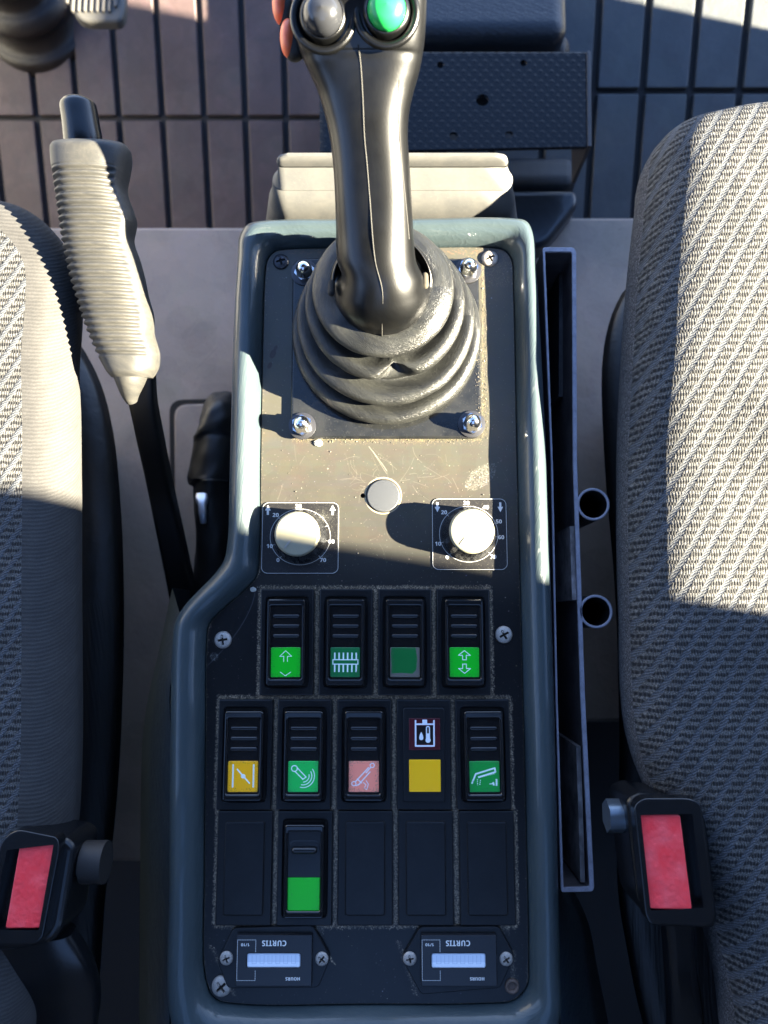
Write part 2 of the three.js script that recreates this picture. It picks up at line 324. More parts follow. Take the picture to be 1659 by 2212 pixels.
{
  const PROF = [[-0.01, -0.006], [0, -0.0008], [0.03, 0.002], [0.10, 0.0052], [0.2, 0.0078], [0.34, 0.0096], [0.5, 0.0104], [0.66, 0.0098], [0.8, 0.0076], [0.9, 0.0045], [0.97, 0.0002], [1.0, -0.006], [1.0, -0.02], [0.985, -0.04]];
  const rows = PROF.map(([s, y]) => innerP.map((p, i) => { const q = p.clone().lerp(outerP[i], s); q.y = y + (s > 0.05 && s < 0.95 ? 0.0005 * noise(q.x * 60, q.z * 60) : 0); return q; }));
  const dense2 = [];
  for (let k = 0; k < rows.length - 1; k++) { const p = rows[Math.max(0, k - 1)], a = rows[k], b = rows[k + 1], d = rows[Math.min(rows.length - 1, k + 2)];
    for (let j = 0; j < 3; j++) { const t = j / 3; dense2.push(a.map((_, i) => new THREE.CatmullRomCurve3([p[i], a[i], b[i], d[i]]).getPoint((1 + t) / 3))); } }
  dense2.push(rows[rows.length - 1]);
  put('padded_frame', loft(dense2), M.trim, desk, 'glossy blue-grey padded vinyl frame round the panel');
  // body under the frame, spreading into lower side skirts
  const top = outerP.map((p) => p.clone().lerp(V(0.01, 0, 0.02), 0.02).setY(-0.03)), bot = top.map((p) => p.clone().setY(-0.5));
  put('console_body', loft([top, bot]), M.body, desk);
  const skirt = (pts0, pts1, y0, y1) => { const A = pts0.map(([x, y]) => at(x, y, y0)), B = pts1.map(([x, y]) => at(x, y, y1)), n = A.length;
    const r1 = A.map((p) => p.clone()), r2 = A.map((p, i) => p.clone().lerp(B[i], 0.5).setY(lerp(y0, y1, 0.4))), r3 = B, r4 = B.map((p) => p.clone().setY(-0.5));
    const line = (r) => { const c = new THREE.CatmullRomCurve3(r); return [...Array(30)].map((_, i) => c.getPoint(i / 29)); };
    return loft([line(r1), line(r2), line(r3), line(r4)], { open: true }); };
  put('side_skirt', skirt([[420, 1380], [372, 1460], [368, 1600], [366, 1900], [366, 2350]], [[372, 1270], [345, 1400], [312, 1560], [303, 1850], [300, 2350]], -0.03, -0.10), M.body, desk);
  put('side_skirt', skirt([[1190, 1900], [1205, 1980], [1210, 2100], [1214, 2350]], [[1210, 1870], [1268, 1985], [1292, 2100], [1345, 2360]], -0.03, -0.15), M.body, desk);
}
// the black panel: dust, scratches, printed wear and painted sunlight in its colour map
const panelPts = innerP.filter((_, i) => i % 2 === 0).map((p, i, a) => p.clone().lerp(V(0.005, 0, 0), 0.004));
const PX0 = Math.min(...panelPts.map((p) => p.x)), PX1 = Math.max(...panelPts.map((p) => p.x)), PZ0 = Math.min(...panelPts.map((p) => p.z)), PZ1 = Math.max(...panelPts.map((p) => p.z));
const ROWS = { // switch plates: [left, right] per slot, [top, bottom], measured on the layout grid
  a: { y: [1275, 1497], x: [[564, 678], [691, 804], [818, 930], [944, 1056]] },
  b: { y: [1512, 1742], x: [[473.6, 588], [601, 715.6], [729, 844.6], [857.5, 973], [985, 1099]] },
  c: { y: [1755, 1987], x: [[471.5, 588], [601, 718.5], [731, 847.5], [859.5, 979], [991, 1111]] },
};
const slots = {};
for (const [k, r] of Object.entries(ROWS)) r.x.forEach(([a, b], i) => { const p = at((a + b) / 2, (r.y[0] + r.y[1]) / 2, 0); slots[k + i] = p; });
const PW = 0.0256, PD = 0.0505, PITCH = 0.0282;
{
  const S = 5200, W = Math.ceil((PX1 - PX0) * S), H = Math.ceil((PZ1 - PZ0) * S), cv = document.createElement('canvas');
  cv.width = W; cv.height = H;
  const g = cv.getContext('2d'), X = (p) => (p.x - PX0) * S, Y = (p) => (p.z - PZ0) * S, q = (px, py) => { const p = at(px, py, 0); return [X(p), Y(p)]; };
  g.fillStyle = 'rgb(15,16,18)'; g.fillRect(0, 0, W, H);
  { const [, y0] = q(800, 930), [, y1] = q(800, 1330), gr = g.createLinearGradient(0, y0, 0, y1); gr.addColorStop(0, 'rgba(88,84,73,0.7)'); gr.addColorStop(0.6, 'rgba(88,84,73,0.55)'); gr.addColorStop(1, 'rgba(88,84,73,0)'); g.fillStyle = gr; g.fillRect(0, 0, W, H); }  // painted sunlight: warm lighter upper panel, fading out where the shade starts
  // thin dust film, made stronger above to help paint that half sunlit
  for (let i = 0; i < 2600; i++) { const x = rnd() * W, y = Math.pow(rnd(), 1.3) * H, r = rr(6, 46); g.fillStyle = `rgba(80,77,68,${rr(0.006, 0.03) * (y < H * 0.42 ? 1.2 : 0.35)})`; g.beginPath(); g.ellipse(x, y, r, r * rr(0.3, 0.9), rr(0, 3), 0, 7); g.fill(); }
  for (let i = 0; i < 5200; i++) { const x = rnd() * W, y = rnd() * H, r = rr(0.3, 1.0) * (rnd() < 0.03 ? 2.0 : 1); g.fillStyle = `rgba(${200 + rr(-30, 30)},${190 + rr(-30, 25)},${165 + rr(-30, 40)},${rr(0.12, 0.55)})`; g.beginPath(); g.arc(x, y, r, 0, 7); g.fill(); }
  // grit caught between the switch plates and round the raised plates
  const speck = (x, y, a) => { const l = rr(90, 215), w = rr(0.8, 2.4); g.fillStyle = `rgba(${l * 1.05},${l * 0.93},${l * 0.76},${a})`; g.fillRect(x, y, w, w * rr(0.6, 1.4)); };
  const band = (x0, y0, x1, y1, n, wide, a = 0.6) => { for (let i = 0; i < n; i++) { const t = rnd(), k = (rnd() + rnd() - 1) * wide; const dx = y1 - y0, dy = x1 - x0, L = Math.hypot(dx, dy) || 1; speck(lerp(x0, x1, t) + k * dx / L, lerp(y0, y1, t) + k * dy / L, a * rr(0.3, 1)); } };
  for (const p of Object.values(slots)) {
    const x = X(p), y = Y(p), w = PW / 2 * S, d = PD / 2 * S;
    g.fillStyle = 'rgba(58,52,44,0.6)'; g.fillRect(x - w - 7, y - d - 7, 2 * w + 14, 2 * d + 14);
    band(x - w - 5, y - d - 5, x + w + 5, y - d - 5, 560, 8, 0.8); band(x - w - 5, y + d + 5, x + w + 5, y + d + 5, 560, 8, 0.8); band(x - w - 6, y - d, x - w - 6, y + d, 1000, 6, 0.8); band(x + w + 6, y - d, x + w + 6, y + d, 1000, 6, 0.8);
  }
  for (const [a, b] of [[[600, 2010], [700, 2010]], [[455, 2040], [505, 2150]], [[1010, 2008], [1100, 2008]], [[860, 2030], [900, 2150]], [[690, 2030], [720, 2080]], [[1105, 2050], [1110, 2140]]]) { const A = q(...a), B = q(...b); band(...A, ...B, 420, 12, 0.5); }
  for (let i = 0; i < innerP.length; i++) { const a = innerP[i], b = innerP[(i + 1) % LOOPN]; band(X(a), Y(a), X(b), Y(b), 16, 9, 0.55); }
  // rust-coloured dust along the front edge
  for (let i = 0; i < 420; i++) { const [x, y] = q(rr(600, 1100), 540 + rr(0, 9)); g.fillStyle = `rgba(${rr(120, 175)},${rr(85, 115)},${rr(55, 80)},${rr(0.15, 0.5)})`; g.fillRect(x, y, rr(1, 4), rr(1, 2)); }
  // dust thrown round the joystick plate
  for (let i = 0; i < 3600; i++) { const e = rnd(); let p; if (e < 0.3) p = q(rr(630, 1040), 948 + Math.abs(rr(-1, 1) * rr(0, 14))); else if (e < 0.7) p = q(1041 + Math.abs(rr(-1, 1) * rr(0, 16)), rr(560, 945)); else p = q(rr(1000, 1100), rr(545, 620)); g.fillStyle = `rgba(${rr(150, 205)},${rr(130, 180)},${rr(80, 130)},${rr(0.15, 0.5)})`; const r = rr(0.6, 1.6); g.fillRect(p[0], p[1], r, r); }
  // scratches and hair
  g.lineCap = 'round';
  const scratch = (x, y, len, a, curl, alpha, w) => { g.strokeStyle = `rgba(190,185,165,${alpha})`; g.lineWidth = w; g.beginPath(); let [px, py] = q(x, y); g.moveTo(px, py); for (let k = 0; k < 12; k++) { a += curl * rr(-0.3, 1); px += Math.cos(a) * len / 12; py += Math.sin(a) * len / 12; g.lineTo(px, py); } g.stroke(); };
  for (let i = 0; i < 46; i++) scratch(rr(740, 980), rr(985, 1060), rr(15, 60), rr(0, 6), rr(-0.35, 0.35), rr(0.1, 0.28), rr(0.5, 1.0));
  for (let i = 0; i < 30; i++) scratch(rr(570, 1100), rr(960, 1260), rr(8, 60), rr(0, 6), rr(-0.1, 0.1), rr(0.08, 0.25), 0.7);
  for (let i = 0; i < 24; i++) scratch(rr(450, 1130), rr(1330, 2150), rr(8, 40), rr(0, 6), rr(-0.2, 0.2), rr(0.06, 0.2), 0.7);
  scratch(797, 965, 80, 0.9, 0.02, 0.38, 1.8); scratch(806, 975, 70, 1.1, -0.02, 0.3, 1.3); scratch(812, 1030, 50, 0.6, 0.05, 0.3, 1.3);
  g.strokeStyle = 'rgba(150,150,150,0.45)'; g.lineWidth = 1.3; g.beginPath(); g.moveTo(...q(552, 1275)); g.bezierCurveTo(...q(545, 1330), ...q(500, 1390), ...q(446, 1440)); g.stroke();
  for (const [cx, cy, rx, ry, n, a] of [[1038, 1030, 34, 24, 900, 0.4], [462, 1418, 9, 9, 160, 0.35], [470, 1385, 12, 14, 120, 0.25], [590, 770, 8, 16, 200, 0.0]]) for (let i = 0; i < n; i++) { const f = rr(0, 6.3), k = Math.sqrt(rnd()); const [x, y] = q(cx + rx * k * Math.cos(f), cy + ry * k * Math.sin(f) - (cx === 1038 ? 0.5 * rx * k * Math.cos(f) : 0)); g.fillStyle = `rgba(205,200,185,${a * rr(0.2, 1)})`; g.fillRect(x, y, rr(0.8, 2.6), rr(0.7, 1.6)); }
  for (const [cx, cy, r] of [[590, 765, 7], [583, 790, 5], [596, 752, 4]]) { const [x, y] = q(cx, cy); g.fillStyle = 'rgba(45,28,26,0.6)'; g.beginPath(); g.ellipse(x, y, r * 1.1, r * 1.9, 0.4, 0, 7); g.fill(); }
  // worn residue ring round the round plug
  { const [x, y] = q(828, 1071); g.strokeStyle = 'rgba(190,175,140,0.8)'; g.lineWidth = 3; g.setLineDash([5, 2, 9, 3, 14, 2]); g.beginPath(); g.arc(x, y, 47, 0, 7); g.stroke(); g.setLineDash([]); }
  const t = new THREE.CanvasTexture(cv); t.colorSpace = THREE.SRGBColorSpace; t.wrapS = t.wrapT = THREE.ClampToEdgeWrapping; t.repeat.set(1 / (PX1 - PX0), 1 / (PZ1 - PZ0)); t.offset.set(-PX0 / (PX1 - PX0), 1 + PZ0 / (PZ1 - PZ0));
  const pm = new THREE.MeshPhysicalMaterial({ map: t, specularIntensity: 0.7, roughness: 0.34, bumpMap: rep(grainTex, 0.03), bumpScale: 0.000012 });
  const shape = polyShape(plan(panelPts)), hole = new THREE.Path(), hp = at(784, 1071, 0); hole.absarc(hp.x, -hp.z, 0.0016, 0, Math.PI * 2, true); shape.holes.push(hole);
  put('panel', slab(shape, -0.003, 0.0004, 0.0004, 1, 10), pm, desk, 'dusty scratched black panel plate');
  const c = at(828, 1071, 0.001);
  put('round_plug', moved(lathe([[0, 0.0012], [0.0076, 0.0012], [0.0081, 0.0008], [0.0082, 0]], 40), c.x, 0.0002, c.z), std({ color: col(0.06, 0.064, 0.07), metalness: 0.4, roughness: 0.5, bumpMap: rep(grainTex, 0.006), bumpScale: 0.00003 }), desk, 'pale grey round plug with gritty surface');
}
// cross-head screws
const csg = new Evaluator();
function screwGeo(R, turn) {
  const head = lathe([[0, -R * 0.1], [R, -R * 0.1], [R, R * 0.1], [R * 0.95, R * 0.24], [R * 0.8, R * 0.36], [R * 0.5, R * 0.45], [0, R * 0.49]], 40);
  let b = new Brush(head); b.updateMatrixWorld();
  for (const a of [0, 1]) { const g = new THREE.BoxGeometry(a ? R * 1.15 : R * 0.27, R, a ? R * 0.27 : R * 1.15), c = new Brush(g); c.position.y = R * 0.62; c.updateMatrixWorld(); b = csg.evaluate(b, c, SUBTRACTION); b.updateMatrixWorld(); }
  const core = new THREE.ConeGeometry(R * 0.34, R * 0.6, 4), c = new Brush(core); c.rotation.set(Math.PI, 0, 0); c.position.y = R * 0.34; c.updateMatrixWorld(); b = csg.evaluate(b, c, SUBTRACTION);
  const g = b.geometry.clone(); g.clearGroups(); g.rotateY(turn); return g;
}
function screw(px, py, R, material, turn, parent, y = 0.0004, label) {
  const p = at(px, py, y), m = put('screw', moved(screwGeo(R, turn), p.x, p.y, p.z), material, parent, label);
  const x1 = new THREE.BoxGeometry(R * 1.13, R * 0.02, R * 0.25), x2 = new THREE.BoxGeometry(R * 0.25, R * 0.021, R * 1.13); x1.rotateY(turn); x2.rotateY(turn); put('recess', [moved(x1, p.x, p.y + R * 0.135, p.z), moved(x2, p.x, p.y + R * 0.136, p.z)], M.recess, m);
  return m;
}
screw(607, 566, 0.0041, M.darkScrew, 0.3, desk); screw(1058, 559, 0.0043, M.zinc, 0.4, desk); screw(482, 1382, 0.0042, M.zinc, 0.15, desk); screw(1088, 1371, 0.0042, M.zinc, 0.5, desk); screw(479, 2129, 0.0046, M.zinc, 0.7, desk);
{ const p = at(1106, 2130, 0.0004); put('empty_screw_hole', [moved(lathe([[0.0016, 0.0001], [0.0019, 0.0011], [0.0026, 0.0014], [0.0032, 0.001], [0.0034, 0]], 28), p.x, p.y, p.z), moved(lathe([[0, 0.0002], [0.0017, 0.0002]], 16), p.x, p.y, p.z)], mat(0.09, 0.06, 0.045, 0.6), desk); }

// ------------------------------------------------------------------ rocker switches
function iconTex(bg, draw, o = {}) {
  const c = document.createElement('canvas'); c.width = c.height = 160; const g = c.getContext('2d');
  g.fillStyle = bg; g.fillRect(0, 0, 160, 160);
  if (o.cells) for (let y = 0; y < 160; y += 5) for (let x = (y / 5 % 2) * 2.5; x < 160; x += 5) { g.fillStyle = 'rgba(0,40,0,0.16)'; g.beginPath(); g.arc(x, y, 1.5, 0, 7); g.fill(); }
  g.strokeStyle = g.fillStyle = o.ink || 'rgba(232,240,236,0.95)'; g.lineWidth = 5; g.lineCap = 'round'; g.lineJoin = 'round';
  if (draw) draw(g);
  // grime creeping in from the rim
  const n = o.grime ?? 500;
  for (let i = 0; i < n; i++) { const e = Math.floor(rnd() * 4), k = Math.pow(rnd(), 2.2) * 22, s = rnd() * 160, x = e === 0 ? k : e === 1 ? 160 - k : s, y = e === 2 ? k * 0.6 : e === 3 ? 160 - k : s; g.fillStyle = `rgba(${rr(80, 140)},${rr(75, 120)},${rr(60, 95)},${rr(0.1, 0.5)})`; g.beginPath(); g.arc(x, y, rr(0.6, 2.4), 0, 7); g.fill(); }
  const t = new THREE.CanvasTexture(c); t.colorSpace = THREE.SRGBColorSpace; return t;
}
const lensMat = (t) => std({ map: t, roughness: 0.32 });
const arrow = (g, x, y, dir, s, open) => { g.beginPath(); g.moveTo(x - 10, y + dir * s * 0.9); g.lineTo(x - 10, y + dir * s * 0.2); g.lineTo(x - 32, y + dir * s * 0.2); g.lineTo(x, y - dir * s * 0.55); g.lineTo(x + 32, y + dir * s * 0.2); g.lineTo(x + 10, y + dir * s * 0.2); g.lineTo(x + 10, y + dir * s * 0.9); if (!open) g.closePath(); g.stroke(); };
const ICON = {
  wornArrow: iconTex('rgb(6,190,32)', (g) => { g.lineWidth = 4; arrow(g, 80, 40, 1, 40, true); g.beginPath(); g.moveTo(52, 132); g.lineTo(80, 152); g.lineTo(108, 132); g.stroke(); }),
  comb: iconTex('rgb(14,110,58)', (g) => { g.lineCap = 'butt'; g.lineWidth = 6; g.strokeRect(14, 66, 134, 24); g.lineWidth = 8; for (let i = 0; i < 6; i++) { const x = 24 + i * 23; g.beginPath(); g.moveTo(x, 28); g.lineTo(x, 64); g.moveTo(x, 92); g.lineTo(x, 132); g.stroke(); } }, { cells: true }),
  plain: iconTex('rgb(8,104,48)', (g) => { g.fillStyle = 'rgb(98,96,90)'; g.beginPath(); g.moveTo(0, 0); g.lineTo(9, 0); g.lineTo(5, 40); g.lineTo(9, 90); g.lineTo(8, 140); g.lineTo(60, 136); g.lineTo(120, 140); g.lineTo(140, 120); g.lineTo(146, 60); g.lineTo(136, 0); g.lineTo(160, 0); g.lineTo(160, 160); g.lineTo(0, 160); g.fill(); }, { grime: 1400, cells: true }),
  twoArrows: iconTex('rgb(6,190,34)', (g) => { g.lineWidth = 5; arrow(g, 80, 36, 1, 34); arrow(g, 80, 120, -1, 34); }),
  choke: iconTex('rgb(255,180,6)', (g) => { g.lineCap = 'butt'; g.lineWidth = 9; g.beginPath(); g.moveTo(28, 16); g.lineTo(28, 136); g.moveTo(136, 16); g.lineTo(136, 136); g.stroke(); g.lineWidth = 8; g.beginPath(); g.moveTo(48, 40); g.lineTo(118, 116); g.stroke(); g.beginPath(); g.arc(82, 78, 12, 0, 7); g.fill(); }),
  nozzle: iconTex('rgb(28,196,84)', (g) => { g.lineWidth = 6; g.beginPath(); g.arc(34, 38, 15, 0, 7); g.stroke(); g.beginPath(); g.moveTo(50, 36); g.lineTo(96, 82); g.moveTo(38, 54); g.lineTo(78, 92); g.moveTo(96, 82); g.lineTo(78, 94); g.stroke(); g.lineWidth = 5; for (const [r, a0, a1] of [[32, -0.2, 1.5], [46, -0.5, 1.75], [60, -0.6, 1.8]]) { g.beginPath(); g.arc(80, 76, r, a0, a1); g.stroke(); } }, { cells: true, grime: 350 }),
  cylinder: iconTex('rgb(255,146,120)', (g) => { g.lineWidth = 5; g.beginPath(); g.arc(124, 22, 11, 0, 7); g.stroke(); g.beginPath(); g.arc(28, 116, 11, 0, 7); g.stroke(); g.lineWidth = 6; g.beginPath(); g.moveTo(36, 106); g.lineTo(104, 34); g.moveTo(52, 122); g.lineTo(112, 56); g.moveTo(46, 92); g.lineTo(68, 112); g.moveTo(116, 32); g.lineTo(92, 60); g.moveTo(58, 118); g.lineTo(40, 126); g.stroke(); g.lineWidth = 4; g.beginPath(); g.moveTo(78, 110); g.lineTo(92, 122); g.lineTo(84, 134); g.moveTo(92, 100); g.lineTo(104, 118); g.lineTo(96, 146); g.lineTo(84, 140); g.stroke(); }, { ink: 'rgba(236,236,240,0.9)', grime: 900 }),
  temperature: iconTex('rgb(74,10,22)', (g) => { for (let y = 0; y < 160; y += 6) for (let x = (y / 6 % 2) * 3; x < 160; x += 6) { g.fillStyle = 'rgba(20,0,4,0.4)'; g.fillRect(x, y, 3, 3); } g.fillStyle = 'rgb(18,12,14)'; g.fillRect(38, 36, 88, 96); g.strokeStyle = g.fillStyle = 'rgb(226,232,236)'; g.lineCap = 'butt'; g.lineWidth = 9; g.beginPath(); g.moveTo(32, 6); g.lineTo(32, 142); g.lineTo(130, 142); g.lineTo(130, 6); g.moveTo(28, 28); g.lineTo(134, 28); g.stroke(); g.fillRect(68, 4, 26, 24); g.beginPath(); g.moveTo(62, 68); g.bezierCurveTo(78, 94, 76, 112, 62, 112); g.bezierCurveTo(48, 112, 46, 94, 62, 68); g.fill(); g.lineWidth = 6; g.beginPath(); g.moveTo(90, 104); g.lineTo(90, 50); g.arc(98, 48, 8, Math.PI, 0); g.lineTo(106, 104); g.stroke(); g.beginPath(); g.arc(98, 112, 14, 0, 7); g.fill(); g.fillRect(92, 76, 12, 34); }, { grime: 60 }),
  amber: iconTex('rgb(255,190,4)', null, { grime: 0 }),
  chute: iconTex('rgb(14,150,58)', (g) => { g.lineWidth = 9; g.lineCap = 'butt'; g.beginPath(); g.moveTo(12, 116); g.lineTo(34, 66); g.lineTo(134, 36); g.lineTo(138, 56); g.lineTo(46, 84); g.stroke(); g.lineWidth = 4; for (let i = 0; i < 9; i++) { g.beginPath(); g.moveTo(46 + i * 10, 78 - i * 2.6); g.lineTo(50 + i * 10, 86 - i * 2.2); g.stroke(); } g.lineWidth = 5; g.setLineDash([6, 4]); g.beginPath(); g.moveTo(42, 92); g.lineTo(42, 124); g.moveTo(58, 96); g.lineTo(54, 122); g.stroke(); g.setLineDash([]); g.lineWidth = 10; g.beginPath(); g.moveTo(142, 92); g.lineTo(142, 128); g.moveTo(124, 108); g.lineTo(128, 126); g.stroke(); g.lineWidth = 5; g.beginPath(); g.moveTo(104, 118); g.lineTo(122, 116); g.stroke(); }),
  green: iconTex('rgb(4,190,24)', null, { cells: true, grime: 120 }),
};
const RW = 0.0183, RD = 0.0405, LW = 0.0142, LD = 0.0140;
const plateGeo = topUV(slab(rectShape(PW, PD, 0.0006), 0.0004, 0.0026, 0.0005), 0.04, 0.06);
const bezelGeo = (() => { const s = rectShape(PW, PD, 0.0006); s.holes.push(rectShape(RW + 0.0022, RD + 0.0026, 0.0016, THREE.Path)); return slab(s, 0.0004, 0.0028, 0.0005); })();
const wellGeo = moved(new THREE.BoxGeometry(RW + 0.002, 0.0004, RD + 0.002), 0, 0.0006, 0);
const rimGeo = (() => { // rocker body: raised rim round a lower working face, one end tipped up
  const s = rectShape(RW, RD, 0.0014); const h = new THREE.Path(); const r = rectShape(RW - 0.0034, RD - 0.0062, 0.0007, THREE.Path); s.holes.push(r);
  const g = merge([slab(s, 0.0008, 0.0066, 0.0008, 3), moved(new THREE.BoxGeometry(RW - 0.003, 0.003, RD - 0.006), 0, 0.0037, 0)]);
  const p = g.attributes.position; for (let i = 0; i < p.count; i++) { const t = p.getZ(i) / RD + 0.5, y = p.getY(i); if (y > 0.003) p.setY(i, y + 0.0016 * Math.pow(Math.abs(t - 0.45) * 2, 2) - 0.0004); }
  g.computeVertexNormals(); return g;
})();
const ribGeo = (() => { const g = new THREE.CapsuleGeometry(0.0010, 0.0112, 5, 12); g.rotateZ(Math.PI / 2); g.scale(1, 0.9, 1.1); return g; })();
const lensGeo = topUV(slab(rectShape(LW, LD, 0.0006), 0, 0.0012, 0.0003), LW, LD);
const bigRibGeo = (() => { const g = new THREE.CapsuleGeometry(0.0016, 0.0088, 5, 12); g.rotateZ(Math.PI / 2); return g; })();
const bigRibRim = (() => { const s = rectShape(0.0146, 0.0092, 0.003); s.holes.push(rectShape(0.0132, 0.0078, 0.0026, THREE.Path)); return slab(s, 0, 0.0008, 0.0003); })();
function rockerSwitch() {
  const t = new THREE.Group();
  part('bezel', bezelGeo, M.plate, t);
  part('well', wellGeo, M.recess, t);
  const r = part('rocker', rimGeo, M.rocker, t);
  for (let k = 0; k < 3; k++) part('rib', ribGeo, M.rocker, r, V(0, 0.0055, -0.0122 + k * 0.0047));
  part('lens', lensGeo, M.rocker, r, V(0, 0.0052, 0.0095));
  return t;
}
const proto = rockerSwitch();
function addSwitch(slot, icon, label, dirty) {
  const t = slot === 'a0' ? proto : proto.clone(); t.name = numbered('rocker_switch'); scene.add(t); t.position.copy(slots[slot]);
  t.rotation.y = rr(-0.006, 0.006);
  tag(t, label, 'rocker switch', 'rocker switches on the console panel');
  t.children[2].children[3].material = lensMat(ICON[icon]);
  return t;
}
addSwitch('a0', 'wornArrow', 'black rocker switch with half-worn arrows on a green lens, left end of the top row');
addSwitch('a1', 'comb', 'black rocker switch with dark green lens bearing a white comb-like brush symbol');
addSwitch('a2', 'plain', 'black rocker switch with plain dark green lens framed by grime, in the top switch row');
addSwitch('a3', 'twoArrows', 'black rocker switch with green lens showing crisp up and down arrows');
addSwitch('b0', 'choke', 'black rocker switch with amber lens showing a slanted flap between two bars');
addSwitch('b1', 'nozzle', 'black rocker switch with green lens showing a pipe and curved spray lines');
addSwitch('b2', 'cylinder', 'black rocker switch with salmon-pink lens showing a ram symbol');
addSwitch('b4', 'chute', 'black rocker switch with green lens showing a tilted chute, right end of the middle row');
{ // the single-ribbed switch in the lowest row
  const t = new THREE.Group(); t.name = numbered('rocker_switch'); scene.add(t); t.position.copy(slots.c1);
  tag(t, 'black rocker switch with one thick rib and plain bright green lens, in the lowest row', 'rocker switch', 'rocker switches on the console panel');
  part('bezel', bezelGeo, M.plate, t); part('well', wellGeo, M.recess, t);
  const r = part('rocker', rimGeo, M.rocker, t);
  part('rib', [moved(bigRibGeo.clone(), 0, 0.0062, 0), moved(bigRibRim.clone(), 0, 0.0051, 0.0004)], M.rocker, r, V(0, 0, -0.0088));
  part('lens', topUV(slab(rectShape(LW + 0.0006, LD + 0.0008, 0.0004), 0, 0.0014, 0.0003), LW, LD), lensMat(ICON.green), r, V(0, 0.0052, 0.0105));
}
{ // warning light
  const t = thing('warning_light', slots.b3, 'flat indicator unit with dark red temperature symbol above a plain amber window', 'indicator light');
  part('bezel', plateGeo, M.plate, t);
  const f = part('face_plate', (() => { const s = rectShape(0.0196, 0.0430, 0.0012); return slab(s, 0.0022, 0.0036, 0.0004); })(), M.plate, t);
  part('window', topUV(slab(rectShape(LW + 0.0006, LD + 0.0006, 0.0003), 0.0034, 0.0040, 0.0002), LW, LD), lensMat(ICON.temperature), f, V(0.0003, 0, -0.0094)).userData.label = 'dark red window with white tank, droplet and thermometer symbol';
  part('window', topUV(slab(rectShape(LW + 0.0006, LD + 0.0006, 0.0003), 0.0034, 0.0040, 0.0002), LW, LD), lensMat(ICON.amber), f, V(0.0003, 0, 0.0096)).userData.label = 'plain amber window';
}
{ // blank covers
  const inner = (() => { const s = rectShape(0.0183, 0.0412, 0.0012); return slab(s, 0.0020, 0.0034, 0.0005); })();
  const groove = (() => { const s = rectShape(0.0189, 0.0418, 0.0014); s.holes.push(rectShape(0.0181, 0.041, 0.0012, THREE.Path)); return slab(s, 0.0024, 0.00275, 0); })();
  const b = new THREE.Group(); part('cover_plate', plateGeo, M.plate, b); part('raised_face', inner, M.plate, b); part('groove', groove, M.recess, b);
  ['c0', 'c2', 'c3', 'c4'].forEach((s, i) => {
    const t = i ? b.clone() : b; t.name = numbered('blank_switch_cover'); scene.add(t); t.position.copy(slots[s]);
    tag(t, ['plain black blank cover at the left end of the lowest row', 'plain black blank cover right beside the single-ribbed green switch', 'plain black blank cover below the amber warning light', 'plain black blank cover at the right end of the lowest row'][i], 'blank cover', 'blank switch covers in the lowest row');
  });
}
